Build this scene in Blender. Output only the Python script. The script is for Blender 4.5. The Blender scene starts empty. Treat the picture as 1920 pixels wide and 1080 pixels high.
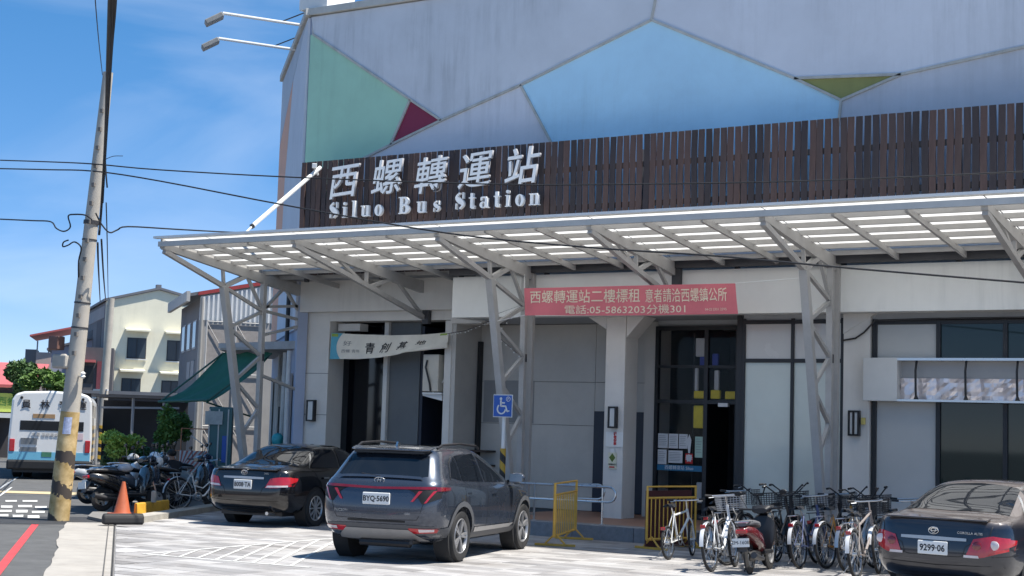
import bpy, bmesh, math, random
from mathutils import Vector, Matrix
from mathutils.bvhtree import BVHTree
R = math.radians
rnd = random.Random(7)
scene = bpy.context.scene
COL = scene.collection

# ---------------------------------------------------------------- camera, sky, sun, exposure
def set_camera():
    yaw, pitch, roll, fpx = R(31.825), R(5.278), R(1.780), 2866.3
    f = Vector((-math.sin(yaw)*math.cos(pitch), math.cos(yaw)*math.cos(pitch), math.sin(pitch)))
    r = Vector((math.cos(yaw), math.sin(yaw), 0)); u = r.cross(f)
    rr = r*math.cos(roll)+u*math.sin(roll); uu = -r*math.sin(roll)+u*math.cos(roll)
    cd = bpy.data.cameras.new('camera'); co = bpy.data.objects.new('camera', cd); COL.objects.link(co)
    m = Matrix((rr, uu, -f)).transposed().to_4x4(); m.translation = (0, 0, 1.85)
    co.matrix_world = m
    cd.sensor_width = 36; cd.lens = fpx/1920*36; cd.clip_start = .1; cd.clip_end = 3000
    scene.camera = co
set_camera()
SUN = Vector((.43, .15, 1.0)).normalized()
def set_light():
    w = bpy.data.worlds.new('World'); scene.world = w; w.use_nodes = True
    nt = w.node_tree; nt.nodes.clear(); N = nt.nodes.new; L = nt.links.new
    out = N('ShaderNodeOutputWorld'); bg = N('ShaderNodeBackground'); sky = N('ShaderNodeTexSky')
    sky.sky_type = 'NISHITA'; sky.sun_disc = False
    sky.sun_elevation = math.asin(SUN.z); sky.sun_rotation = math.atan2(SUN.x, SUN.y)
    sky.altitude = 4500; sky.air_density = 1.0; sky.dust_density = 0; sky.ozone_density = 3.0
    tc = N('ShaderNodeTexCoord'); mp = N('ShaderNodeMapping'); mp.inputs['Rotation'].default_value = (.1, -.3, .3)
    mp.inputs['Scale'].default_value = (3, 3, 12)
    n1 = N('ShaderNodeTexNoise'); n1.inputs['Scale'].default_value = 1.0; n1.inputs['Detail'].default_value = 7; n1.inputs['Distortion'].default_value = .6
    n2 = N('ShaderNodeTexNoise'); n2.inputs['Scale'].default_value = 1.7; n2.inputs['Detail'].default_value = 2
    r1 = N('ShaderNodeMapRange'); r1.inputs[1].default_value = .45; r1.inputs[2].default_value = .74
    r2 = N('ShaderNodeMapRange'); r2.inputs[1].default_value = .30; r2.inputs[2].default_value = .52
    mu = N('ShaderNodeMath'); mu.operation = 'MULTIPLY'
    mu2 = N('ShaderNodeMath'); mu2.operation = 'MULTIPLY'; mu2.inputs[1].default_value = .25
    mix = N('ShaderNodeMix'); mix.data_type = 'RGBA'; mix.inputs[7].default_value = (4.7, 4.95, 5.3, 1)
    hs = N('ShaderNodeHueSaturation'); hs.inputs['Saturation'].default_value = 1.33; hs.inputs['Value'].default_value = 1.0
    L(tc.outputs['Generated'], mp.inputs[0]); L(mp.outputs[0], n1.inputs[0]); L(tc.outputs['Generated'], n2.inputs[0])
    L(n1.outputs[0], r1.inputs[0]); L(n2.outputs[0], r2.inputs[0]); L(r1.outputs[0], mu.inputs[0]); L(r2.outputs[0], mu.inputs[1])
    L(mu.outputs[0], mu2.inputs[0]); L(mu2.outputs[0], mix.inputs[0]); L(sky.outputs[0], hs.inputs['Color']); gm = N('ShaderNodeGamma'); gm.inputs[1].default_value = .67; L(hs.outputs[0], gm.inputs[0]); tn = N('ShaderNodeMix'); tn.data_type = 'RGBA'; tn.blend_type = 'MULTIPLY'; tn.inputs[0].default_value = 1; tn.inputs[7].default_value = (.95, .92, 1.04, 1); L(gm.outputs[0], tn.inputs[6]); L(tn.outputs[2], mix.inputs[6])
    L(mix.outputs[2], bg.inputs[0]); bg.inputs[1].default_value = .092; L(bg.outputs[0], out.inputs[0])
    ld = bpy.data.lights.new('sun', 'SUN'); ld.energy = 2.7; ld.angle = R(.53); ld.color = (1, .955, .88)
    lo = bpy.data.objects.new('sun', ld); COL.objects.link(lo); lo.location = (0, 0, 30)
    lo.rotation_euler = SUN.to_track_quat('Z', 'Y').to_euler()
set_light()
scene.view_settings.view_transform = 'Standard'; scene.view_settings.look = 'None'
scene.view_settings.exposure = 1.62; scene.view_settings.gamma = 1.0
scene.view_settings.use_curve_mapping = False
scene.render.engine = 'CYCLES'
scene.cycles.max_bounces = 8; scene.cycles.diffuse_bounces = 4; scene.cycles.glossy_bounces = 4
scene.cycles.transmission_bounces = 6; scene.cycles.transparent_max_bounces = 8
scene.cycles.use_denoising = True; scene.cycles.sample_clamp_indirect = 8

# ---------------------------------------------------------------- materials
def c4(c): return (c[0], c[1], c[2], 1)
MATS = {}
def pm(name, col, rough=.6, var=.1, scale=3., metal=0., bump=0., bscale=60., coat=0., rand=0., streak=0., col2=None, spec=.5, dirt=0., stretch=None, cscale=1., bands=None, edge=0.):
    """procedural paint / concrete / metal: noise tint, optional per-object tint, rain streaks, grime, fine relief"""
    if name in MATS: return MATS[name]
    m = bpy.data.materials.new(name); m.use_nodes = True; nt = m.node_tree; N = nt.nodes.new; L = nt.links.new
    b = nt.nodes['Principled BSDF']; b.inputs['Roughness'].default_value = rough; b.inputs['Metallic'].default_value = metal
    b.inputs['Specular IOR Level'].default_value = spec
    if coat: b.inputs['Coat Weight'].default_value = coat; b.inputs['Coat Roughness'].default_value = .03
    tc = N('ShaderNodeTexCoord'); src = tc.outputs['Object']
    if stretch:
        mp = N('ShaderNodeMapping'); mp.inputs['Scale'].default_value = stretch; L(src, mp.inputs[0]); src = mp.outputs[0]
    n = N('ShaderNodeTexNoise'); n.inputs['Scale'].default_value = scale; n.inputs['Detail'].default_value = 6; n.inputs['Roughness'].default_value = .62
    L(src, n.inputs[0])
    mr = N('ShaderNodeMapRange'); mr.inputs[1].default_value = .28; mr.inputs[2].default_value = .72; L(n.outputs[0], mr.inputs[0])
    mx = N('ShaderNodeMix'); mx.data_type = 'RGBA'; L(mr.outputs[0], mx.inputs[0])
    mx.inputs[6].default_value = c4([c*(1-var) for c in col]); mx.inputs[7].default_value = c4([min(1, c*(1+var)) for c in (col2 or col)])
    cur = mx.outputs[2]
    def mul(cur, fac_out, colr, amt):
        k = N('ShaderNodeMix'); k.data_type = 'RGBA'; k.blend_type = 'MULTIPLY'
        if amt != 1:
            q = N('ShaderNodeMath'); q.operation = 'MULTIPLY'; q.inputs[1].default_value = amt; L(fac_out, q.inputs[0]); fac_out = q.outputs[0]
        L(fac_out, k.inputs[0]); L(cur, k.inputs[6]); k.inputs[7].default_value = c4(colr); return k.outputs[2]
    if streak:
        mp = N('ShaderNodeMapping'); mp.inputs['Scale'].default_value = (2.4*cscale, 2.4*cscale, .16*cscale); L(tc.outputs['Object'], mp.inputs[0])
        s = N('ShaderNodeTexNoise'); s.inputs['Scale'].default_value = 1.6; s.inputs['Detail'].default_value = 8; s.inputs['Roughness'].default_value = .7; L(mp.outputs[0], s.inputs[0])
        sr = N('ShaderNodeMapRange'); sr.inputs[1].default_value = .47; sr.inputs[2].default_value = .72; L(s.outputs[0], sr.inputs[0])
        ms = N('ShaderNodeTexNoise'); ms.inputs['Scale'].default_value = .55; ms.inputs['Detail'].default_value = 3; L(tc.outputs['Object'], ms.inputs[0])
        mm_ = N('ShaderNodeMapRange'); mm_.inputs[1].default_value = .48; mm_.inputs[2].default_value = .68; L(ms.outputs[0], mm_.inputs[0])
        mk_ = N('ShaderNodeMath'); mk_.operation = 'MULTIPLY'; L(sr.outputs[0], mk_.inputs[0]); L(mm_.outputs[0], mk_.inputs[1])
        cur = mul(cur, mk_.outputs[0], (.45, .47, .47), min(1, streak*1.5))
    if dirt:
        s = N('ShaderNodeTexNoise'); s.inputs['Scale'].default_value = scale*.35+.3; s.inputs['Detail'].default_value = 9; s.inputs['Roughness'].default_value = .75; s.inputs['Distortion'].default_value = .4; L(tc.outputs['Object'], s.inputs[0])
        sr = N('ShaderNodeMapRange'); sr.inputs[1].default_value = .5; sr.inputs[2].default_value = .8; L(s.outputs[0], sr.inputs[0])
        cur = mul(cur, sr.outputs[0], (.38, .34, .30), dirt)
    if bands:   # (colour, period, fraction, slant, z_top): painted diagonal hazard bands
        bc, per, frac, sl, zt = bands
        sp = N('ShaderNodeSeparateXYZ'); L(tc.outputs['Object'], sp.inputs[0])
        at = N('ShaderNodeMath'); at.operation = 'ARCTAN2'; L(sp.outputs[1], at.inputs[0]); L(sp.outputs[0], at.inputs[1])
        a = N('ShaderNodeMath'); a.operation = 'MULTIPLY_ADD'; a.inputs[1].default_value = sl; L(at.outputs[0], a.inputs[0]); nb = N('ShaderNodeTexNoise'); nb.inputs['Scale'].default_value = 9; nb.inputs['Detail'].default_value = 6; L(tc.outputs['Object'], nb.inputs[0])
        za = N('ShaderNodeMath'); za.operation = 'MULTIPLY_ADD'; za.inputs[1].default_value = edge; L(nb.outputs[0], za.inputs[0]); L(sp.outputs[2], za.inputs[2]); L(za.outputs[0], a.inputs[2])
        d = N('ShaderNodeMath'); d.operation = 'DIVIDE'; d.inputs[1].default_value = per; L(a.outputs[0], d.inputs[0])
        fr = N('ShaderNodeMath'); fr.operation = 'FRACT'; L(d.outputs[0], fr.inputs[0])
        lt = N('ShaderNodeMath'); lt.operation = 'LESS_THAN'; lt.inputs[1].default_value = frac; L(fr.outputs[0], lt.inputs[0])
        zz = N('ShaderNodeMath'); zz.operation = 'LESS_THAN'; zz.inputs[1].default_value = zt; L(sp.outputs[2], zz.inputs[0])
        mm = N('ShaderNodeMath'); mm.operation = 'MULTIPLY'; L(lt.outputs[0], mm.inputs[0]); L(zz.outputs[0], mm.inputs[1])
        k = N('ShaderNodeMix'); k.data_type = 'RGBA'; L(mm.outputs[0], k.inputs[0]); L(cur, k.inputs[6]); k.inputs[7].default_value = c4(bc); cur = k.outputs[2]
    if rand:
        oi = N('ShaderNodeObjectInfo'); rr = N('ShaderNodeMapRange'); rr.inputs[3].default_value = 1-rand; rr.inputs[4].default_value = 1+rand; L(oi.outputs['Random'], rr.inputs[0])
        hv = N('ShaderNodeHueSaturation'); L(rr.outputs[0], hv.inputs['Value']); L(cur, hv.inputs['Color']); cur = hv.outputs[0]
    L(cur, b.inputs['Base Color'])
    rn = N('ShaderNodeMapRange'); rn.inputs[3].default_value = max(.02, rough-.06); rn.inputs[4].default_value = min(1, rough+.08); L(n.outputs[0], rn.inputs[0]); L(rn.outputs[0], b.inputs['Roughness'])
    if bump:
        bn = N('ShaderNodeTexNoise'); bn.inputs['Scale'].default_value = bscale; bn.inputs['Detail'].default_value = 4; L(src, bn.inputs[0])
        bp = N('ShaderNodeBump'); bp.inputs['Strength'].default_value = bump; bp.inputs['Distance'].default_value = .01; L(bn.outputs[0], bp.inputs['Height']); L(bp.outputs[0], b.inputs['Normal'])
    MATS[name] = m; return m
def glass(name, tint=(.02, .025, .03), rough=.03, trans=0., alpha=1.):
    if name in MATS: return MATS[name]
    m = bpy.data.materials.new(name); m.use_nodes = True; b = m.node_tree.nodes['Principled BSDF']
    b.inputs['Base Color'].default_value = c4(tint); b.inputs['Roughness'].default_value = rough; b.inputs['IOR'].default_value = 1.5
    b.inputs['Transmission Weight'].default_value = trans; b.inputs['Alpha'].default_value = alpha
    MATS[name] = m; return m
def lampglass(name, col, rough=.12):
    m = pm(name, col, rough, .15, 14, coat=1.); return m
def sheet_mat(name, col, w):
    """translucent roofing sheet"""
    m = bpy.data.materials.new(name); m.use_nodes = True; nt = m.node_tree; N = nt.nodes.new; L = nt.links.new
    out = nt.nodes['Material Output']; nt.nodes.remove(nt.nodes['Principled BSDF'])
    d = N('ShaderNodeBsdfDiffuse'); t = N('ShaderNodeBsdfTranslucent'); x = N('ShaderNodeMixShader'); x.inputs[0].default_value = w
    tc = N('ShaderNodeTexCoord'); n = N('ShaderNodeTexNoise'); n.inputs['Scale'].default_value = .8; n.inputs['Detail'].default_value = 6; L(tc.outputs['Object'], n.inputs[0])
    k = N('ShaderNodeMix'); k.data_type = 'RGBA'; k.inputs[6].default_value = c4([c*.9 for c in col]); k.inputs[7].default_value = c4(col); L(n.outputs[0], k.inputs[0])
    L(k.outputs[2], d.inputs[0]); L(k.outputs[2], t.inputs[0]); L(d.outputs[0], x.inputs[1]); L(t.outputs[0], x.inputs[2]); L(x.outputs[0], out.inputs[0])
    MATS[name] = m; return m

# ---------------------------------------------------------------- mesh helpers
class MB:
    def __init__(s): s.v = []; s.f = []; s.sm = False
    def add(s, vs, fs):
        o = len(s.v); s.v += [Vector(v) for v in vs]; s.f += [tuple(i+o for i in f) for f in fs]; return s
    def box(s, x0, x1, y0, y1, z0, z1):
        return s.add([(x0,y0,z0),(x1,y0,z0),(x1,y1,z0),(x0,y1,z0),(x0,y0,z1),(x1,y0,z1),(x1,y1,z1),(x0,y1,z1)],
                     [(3,2,1,0),(4,5,6,7),(0,1,5,4),(1,2,6,5),(2,3,7,6),(3,0,4,7)])
    def bar(s, a, b, w, h, up=(0,0,1)):
        """rectangular bar from a to b"""
        a = Vector(a); b = Vector(b); d = (b-a).normalized(); u = Vector(up)
        if abs(d.dot(u)) > .98: u = Vector((0,1,0)) if abs(d.y) < .9 else Vector((1,0,0))
        sx = d.cross(u).normalized()*w/2; sy = sx.cross(d).normalized()*h/2
        vs = [p+i*sx+j*sy for p in (a, b) for i, j in ((-1,-1),(1,-1),(1,1),(-1,1))]
        return s.add(vs, [(0,1,2,3),(7,6,5,4),(0,4,5,1),(1,5,6,2),(2,6,7,3),(3,7,4,0)])
    def tube(s, pts, r, n=8, cap=True):
        pts = [Vector(p) for p in pts]; m = len(pts); rs = r if isinstance(r, (list, tuple)) else [r]*m
        t = (pts[1]-pts[0]).normalized(); u = t.orthogonal().normalized(); vs = []
        for i, p in enumerate(pts):
            if i == 0: d = pts[1]-p
            elif i == m-1: d = p-pts[i-1]
            else: d = (pts[i+1]-p).normalized()+(p-pts[i-1]).normalized()
            d = d.normalized(); u = (u-d*u.dot(d)); u = u.normalized() if u.length > 1e-6 else d.orthogonal().normalized(); w = d.cross(u)
            for k in range(n):
                a = 2*math.pi*k/n; vs.append(p+rs[i]*(math.cos(a)*u+math.sin(a)*w))
        fs = [(i*n+k, i*n+(k+1)%n, (i+1)*n+(k+1)%n, (i+1)*n+k) for i in range(m-1) for k in range(n)]
        if cap: fs += [tuple(range(n-1, -1, -1)), tuple(range((m-1)*n, m*n))]
        s.sm = True
        return s.add(vs, fs)
    def lathe(s, prof, origin=(0,0,0), axis='z', n=16, close=False):
        o = Vector(origin); vs = []; m = len(prof)
        for (r, h) in prof:
            for k in range(n):
                a = 2*math.pi*k/n; c, q = r*math.cos(a), r*math.sin(a)
                vs.append(o+Vector({'z': (c,q,h), 'y': (c,h,-q), 'x': (h,c,q)}[axis]))
        fs = [(i*n+k, i*n+(k+1)%n, (i+1)*n+(k+1)%n, (i+1)*n+k) for i in range(m-1) for k in range(n)]
        if close: fs += [((m-1)*n+k, (m-1)*n+(k+1)%n, (k+1)%n, k) for k in range(n)]
        else:
            if prof[0][0] > 1e-6: fs.append(tuple(range(n-1, -1, -1)))
            if prof[-1][0] > 1e-6: fs.append(tuple(range((m-1)*n, m*n)))
        s.sm = True
        return s.add(vs, fs)
    def prism(s, pts, d):
        """polygon (3D points) extruded by vector d"""
        p = [Vector(q) for q in pts]; d = Vector(d); n = len(p)
        s.add(p+[q+d for q in p], [tuple(range(n-1, -1, -1)), tuple(range(n, 2*n))]+[(i, (i+1) % n, n+(i+1) % n, n+i) for i in range(n)]); return s
    def ico(s, c, r, sub=1, sc=(1,1,1)):
        bm = bmesh.new(); bmesh.ops.create_icosphere(bm, subdivisions=sub, radius=r)
        s.add([Vector((v.co.x*sc[0], v.co.y*sc[1], v.co.z*sc[2]))+Vector(c) for v in bm.verts], [[v.index for v in f.verts] for f in bm.faces]); bm.free(); s.sm = True; return s
    def grid(s, rows):
        n = len(rows[0]); vs = [p for r in rows for p in r]
        return s.add(vs, [(i*n+j, i*n+j+1, (i+1)*n+j+1, (i+1)*n+j) for i in range(len(rows)-1) for j in range(n-1)])
    def mesh(s, name, smooth=None, fix=True):
        me = bpy.data.meshes.new(name); me.from_pydata([tuple(v) for v in s.v], [], s.f)
        if fix:
            bm = bmesh.new(); bm.from_mesh(me); bmesh.ops.recalc_face_normals(bm, faces=bm.faces); bm.to_mesh(me); bm.free()
        if smooth is None: smooth = s.sm
        if smooth:
            me.polygons.foreach_set('use_smooth', [True]*len(me.polygons))
            try: me.set_sharp_from_angle(angle=R(38))
            except Exception: pass
        return me
def link(name, me, mat, parent=None, local=False):
    o = bpy.data.objects.new(name, me); COL.objects.link(o)
    if mat is not None and len(me.materials) == 0: me.materials.append(mat)
    if parent is not None:
        o.parent = parent
        if not local:
            p = parent; off = Vector((0,0,0))
            while p is not None: off += p.location; p = p.parent
            o.location = -off          # mesh given in world coordinates under an unrotated root
    return o
def obj(name, mb, mat, parent=None, local=False, bevel=0, smooth=None, fix=True):
    o = link(name, mb.mesh(name, smooth, fix), mat, parent, local)
    if bevel:
        b = o.modifiers.new('bevel', 'BEVEL'); b.width = bevel; b.segments = 2; b.limit_method = 'ANGLE'; b.angle_limit = R(40)
    return o
def tag(o, label=None, cat=None, group=None, kind=None):
    for k, v in (('label', label), ('category', cat), ('group', group), ('kind', kind)):
        if v: o[k] = v
    return o
def thing(name, label, cat, loc=(0,0,0), rz=0, group=None):
    o = bpy.data.objects.new(name, None); COL.objects.link(o); o.location = loc; o.rotation_euler = (0, 0, rz); o.empty_display_size = .2
    return tag(o, label, cat, group)
def struct(name, mb, mat, **k):
    return tag(obj(name, mb, mat, **k), kind='structure')
def copy_tree(o, parent=None):
    c = o.copy(); COL.objects.link(c); c.parent = parent
    for ch in o.children: copy_tree(ch, c)
    return c
def text_mesh(body, size=1., ext=.005, off=0., align='CENTER', res=2, shear=0., xs=1.):
    cu = bpy.data.curves.new('text', 'FONT'); cu.body = body; cu.size = size; cu.extrude = ext; cu.offset = off; cu.shear = shear
    cu.align_x = align; cu.align_y = 'CENTER'; cu.resolution_u = res
    t = bpy.data.objects.new('text', cu); COL.objects.link(t)
    me = bpy.data.meshes.new_from_object(t.evaluated_get(bpy.context.evaluated_depsgraph_get()))
    bpy.data.objects.remove(t); bpy.data.curves.remove(cu)
    if xs != 1: me.transform(Matrix.Diagonal((xs, 1, 1, 1)))
    return me
def place_text(name, body, size, mat, parent, origin, right, up, ext=.004, **k):
    """flat lettering standing in the plane (right, up); local to the parent"""
    me = text_mesh(body, size, ext, **k); r = Vector(right).normalized(); u = Vector(up).normalized(); n = r.cross(u)
    m = Matrix((r, u, n)).transposed().to_4x4(); m.translation = Vector(origin); me.transform(m); me.materials.clear()
    return link(name, me, mat, parent, local=True)
def arc(c, r, a0, a1, n, ax=(1,0,0), ay=(0,0,1)):
    c = Vector(c); ax = Vector(ax); ay = Vector(ay)
    return [c+r*math.cos(R(a0+(a1-a0)*i/n))*ax+r*math.sin(R(a0+(a1-a0)*i/n))*ay for i in range(n+1)]
# ================================================================ SETTING
asphalt = pm('asphalt', (.095, .095, .094), .9, .22, 2.5, bump=.5, bscale=120, dirt=.35)
concrete = pm('concrete_apron_mat', (.36, .335, .30), .9, .16, 1.6, bump=.4, bscale=50, dirt=.55)
kerbc = pm('kerb_concrete', (.36, .34, .30), .9, .18, 5, bump=.4, dirt=.5)
joint = pm('paving_joint', (.17, .165, .16), .95, .2, 6)
redpaint = pm('red_road_paint', (.50, .055, .06), .8, .18, 6, dirt=.3)
whitepaint = pm('white_road_paint', (.56, .56, .54), .8, .25, 7, dirt=.7)
yellowpaint = pm('yellow_paint', (.62, .34, .035), .6, .18, 6, dirt=.45)
def paver_mat():
    m = bpy.data.materials.new('paver_stone'); m.use_nodes = True; nt = m.node_tree; N = nt.nodes.new; L = nt.links.new; b = nt.nodes['Principled BSDF']
    g = N('ShaderNodeNewGeometry'); sn = N('ShaderNodeVectorMath'); sn.operation = 'SNAP'; sn.inputs[1].default_value = (.6, .3, 50)
    of = N('ShaderNodeVectorMath'); of.operation = 'ADD'; of.inputs[1].default_value = (60, 0, 20); L(g.outputs['Position'], of.inputs[0]); L(of.outputs[0], sn.inputs[0])
    wn = N('ShaderNodeTexWhiteNoise'); L(sn.outputs[0], wn.inputs[0])
    rp = N('ShaderNodeValToRGB'); e = rp.color_ramp.elements; e[0].position = 0; e[0].color = (.24,.232,.228,1); e[1].position = 1; e[1].color = (.45,.437,.428,1)
    for p, c in ((.3, (.31,.30,.297,1)), (.55, (.355,.342,.334,1)), (.75, (.40,.39,.382,1))): q = e.new(p); q.color = c
    L(wn.outputs[0], rp.inputs[0])
    n = N('ShaderNodeTexNoise'); n.inputs['Scale'].default_value = 1.1; n.inputs['Detail'].default_value = 9; n.inputs['Roughness'].default_value = .72; L(g.outputs['Position'], n.inputs[0])
    mr = N('ShaderNodeMapRange'); mr.inputs[1].default_value = .42; mr.inputs[2].default_value = .75; L(n.outputs[0], mr.inputs[0])
    k = N('ShaderNodeMix'); k.data_type = 'RGBA'; k.blend_type = 'MULTIPLY'; k.inputs[7].default_value = (.60, .57, .54, 1); L(mr.outputs[0], k.inputs[0]); L(rp.outputs[0], k.inputs[6])
    L(k.outputs[2], b.inputs['Base Color']); b.inputs['Roughness'].default_value = .85
    n2 = N('ShaderNodeTexNoise'); n2.inputs['Scale'].default_value = 90; L(g.outputs['Position'], n2.inputs[0])
    bp = N('ShaderNodeBump'); bp.inputs['Strength'].default_value = .25; bp.inputs['Distance'].default_value = .01; L(n2.outputs[0], bp.inputs['Height']); L(bp.outputs[0], b.inputs['Normal'])
    return m
PAVER = paver_mat()
struct('ground', MB().add([(-900,-300,-.03),(900,-300,-.03),(900,1200,-.03),(-900,1200,-.03)], [(0,1,2,3)]), asphalt)
def sheet(pts, z): return MB().add([(x, y, z) for x, y in pts], [tuple(range(len(pts)))])
u45 = Vector((.719, -.695)); n45 = Vector((.695, .719))          # street direction and its normal
def st(s, t):                                                     # street coordinates from the plaza corner (-19.65, 18.99)
    p = Vector((-19.65, 18.99))+u45*s+n45*t; return (p.x, p.y)
plaza_poly = [st(0, 0), st(60, 0), (60, -40), (60, 23.6), (-15.6, 23.6), (-15.6, 26.7), (-22.3, 26.7), (-22.3, 24.6)]  # unseen part behind the camera extended to bounce light onto the walls
plaza = struct('plaza', sheet(plaza_poly, -.012), pm('plaza_base_stone', (.34, .33, .32), .9, .2, 2, dirt=.2))
PX, PY = .6, .3
pav = MB().add([(-.296,-.146,-.006),(.296,-.146,-.006),(.296,.146,-.006),(-.296,.146,-.006),(-.291,-.141,0),(.291,-.141,0),(.291,.141,0),(-.291,.141,0)],
               [(4,5,6,7),(0,1,5,4),(1,2,6,5),(2,3,7,6),(3,0,4,7)])
pme = pav.mesh('paver'); pme.materials.append(PAVER)
def inside(x, y):
    d = (Vector((x, y))-Vector((-19.65, 18.99)))
    if d.dot(n45) < -.30: return False
    if y > 23.42 and x > -15.95: return False
    if x < -19.4 and (x+19.65)/(-2.65)*5.6+18.99 > y-.35: return False
    return x > -22 and y < 26.3
cells = []
for i in range(-40, 5):
    for j in range(24, 90):
        x, y = (i+.5)*PX, (j+.5)*PX/2
        if not inside(x, y): continue
        v = Vector((x, y)); fw = -x*.527+y*.850; rt = x*.850+y*.527
        if fw < 10 or abs(rt/fw) > .36 or fw*.0 + (1.85/fw) > .105: continue
        cells.append((fw if (v-Vector((-19.65, 18.99))).dot(n45) > .36 else 99+fw, x, y))
cells.sort()
def place_paver(x, y):
    o = link('paver', pme, None, plaza); o.location = (x, y, rnd.uniform(-.0015, .0015)); o.rotation_euler = (rnd.uniform(-.002, .002), rnd.uniform(-.002, .002), 0)
for fw, x, y in cells[:300]: place_paver(x, y)
mb = MB()
for fw, x, y in cells[300:]:
    dz = rnd.uniform(-.0015, .0015)
    if fw < 99: mb.add([v+Vector((x, y, dz)) for v in pav.v], pav.f); continue
    poly = [Vector((x+sx*.291, y+sy*.141)) for sx, sy in ((-1,-1),(1,-1),(1,1),(-1,1))]; out = []      # cut along the gutter
    for p, q in zip(poly, poly[1:]+poly[:1]):
        dp = (p-Vector((-19.65, 18.99))).dot(n45)-.03; dq = (q-Vector((-19.65, 18.99))).dot(n45)-.03
        if dp >= 0: out.append(p)
        if dp*dq < 0: out.append(p.lerp(q, dp/(dp-dq)))
    if len(out) > 2: mb.add([(p.x, p.y, dz) for p in out], [tuple(range(len(out)))])
o = tag(obj('paving', mb, PAVER, plaza, fix=False), kind='stuff')
# concrete apron, gutter strips and road paint beside the plaza
ar = random.Random(11); edge_pts = [(s_*.45-.9, -.80-.05*math.sin(s_*.29)-.02*math.sin(s_*1.3+1)-ar.uniform(-.018, .018)) for s_ in range(60)]
struct('concrete_apron', sheet([st(26, -.02), st(-.9, -.02)][::-1]+[st(a_, b_) for a_, b_ in edge_pts[::-1]], -.018), concrete)
gut = MB()
for a, b in ((.0, .018), (-.11, -.095)):
    p = [st(-.6, a), st(30, a), st(30, b), st(-.6, b)]; gut.add([(x, y, -.009) for x, y in p], [(0,1,2,3)])
struct('gutter_joint', gut, pm('gutter_dark', (.10, .095, .09), .9, .2, 9))
struct('road_line', sheet([st(-.3, -1.26), st(30, -1.26), st(30, -1.38), st(-.3, -1.38)], -.022), redpaint)
struct('painted_shadow', sheet([st(-.75, .1), st(-.55, -.6), st(-.25, -2.2), st(-2.2, -3.0), st(-2.6, -.4), st(-2.2, .3)], -.026), pm('painted_shadow_mat', (.034, .035, .038), .88, .3, 3, dirt=.3))  # shadow around the pole foot, painted as a darker sheet on the asphalt
# parking hatch painted on the paving left of the grey car
zz = MB()
def strip(a, b, w, z=.004):
    a = Vector(a); b = Vector(b); d = (b-a).normalized(); n = Vector((-d.y, d.x))*w/2
    zz.add([(q.x, q.y, z) for q in (a-n, b-n, b+n, a+n)], [(0,1,2,3)])
A, B, Cc = Vector((-15.3, 15.35)), Vector((-15.6, 20.6)), Vector((-12.6, 15.6))
strip(A, B, .08); strip(A, Cc, .08)
for k in range(1, 9):
    t = k/9; strip(A.lerp(B, t), A.lerp(Cc, min(1, t*1.0)), .05, .006)
struct('parking_hatch', zz, whitepaint)
# far street: box markings and stop lines in front of the bus
mk = MB()
def quad(mb, a, b, w, z=-.02):
    a = Vector(a); b = Vector(b); d = (b-a).normalized(); n = Vector((-d.y, d.x))*w/2
    mb.add([(q.x, q.y, z) for q in (a-n, b-n, b+n, a+n)], [(0,1,2,3)])
DASHES = [[(-24.76, 20.85), (-24.66, 21.05), (-25.24, 21.54), (-25.34, 21.33)], [(-24.75, 21.27), (-24.63, 21.52), (-25.21, 22.02), (-25.34, 21.77)], [(-24.32, 21.33), (-24.21, 21.53), (-24.79, 22.04), (-24.89, 21.82)], [(-23.69, 19.93), (-23.59, 20.12), (-24.11, 20.57), (-24.22, 20.37)], [(-23.42, 20.08), (-23.32, 20.27), (-23.97, 20.84), (-24.08, 20.64)], [(-23.15, 20.23), (-23.04, 20.44), (-23.55, 20.9), (-23.67, 20.68)], [(-22.7, 19.1), (-22.62, 19.23), (-23.11, 19.64), (-23.18, 19.5)], [(-22.47, 19.2), (-22.38, 19.36), (-22.85, 19.77), (-22.95, 19.6)], [(-22.11, 19.23), (-22.0, 19.41), (-22.59, 19.92), (-22.7, 19.74)], [(-26.38, 22.32), (-26.28, 22.54), (-26.77, 22.96), (-26.87, 22.73)], [(-26.23, 22.65), (-26.1, 22.94), (-26.59, 23.37), (-26.72, 23.07)]]
for q in DASHES: mk.add([(x, y, -.02) for x, y in q], [(0,1,2,3)])
WL = [[(-31.63, 26.56), (-36.6, 31.34), (-36.59, 31.41), (-30.74, 25.81)], [(-28.89, 24.27), (-31.54, 26.83), (-31.53, 26.88), (-28.14, 23.65)]]
for q in WL: mk.add([(x, y, -.02) for x, y in q], [(0,1,2,3)])
struct('street_marking', mk, whitepaint)
struct('street_line', sheet([(-30.31, 25.45), (-28.73, 26.73), (-27.76, 25.83), (-29.48, 24.77)], -.021), pm('cream_road_paint', (.52, .42, .25), .8, .15, 5, dirt=.4))
kb = MB()                                                        # low kerb along the plaza's far left side
kp = [(-20.05, 19.75), (-20.95, 21.7), (-22.35, 24.7)]
for a, b in zip(kp, kp[1:]):
    a = Vector((*a, .04)); b = Vector((*b, .04)); kb.bar(a, b, .34, .12)
struct('kerb', kb, kerbc)
struct('side_pavement', MB().prism([(-19.9, 19.2, -.02), (-22.5, 24.7, -.02), (-23.4, 27.2, -.02), (-28, 31.5, -.02), (-31, 29), (-24.5, 22.5), (-21.2, 19.6)] if False else [(-20.1, 19.35, -.02), (-22.6, 24.75, -.02), (-22.6, 27.4, -.02), (-28, 33, -.02), (-30.5, 31, -.02), (-24.6, 23.4, -.02), (-21.4, 20.0, -.02)], (0, 0, .05)), pm('side_paving', (.19, .185, .175), .9, .2, 3, bump=.3, dirt=.4))
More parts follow.
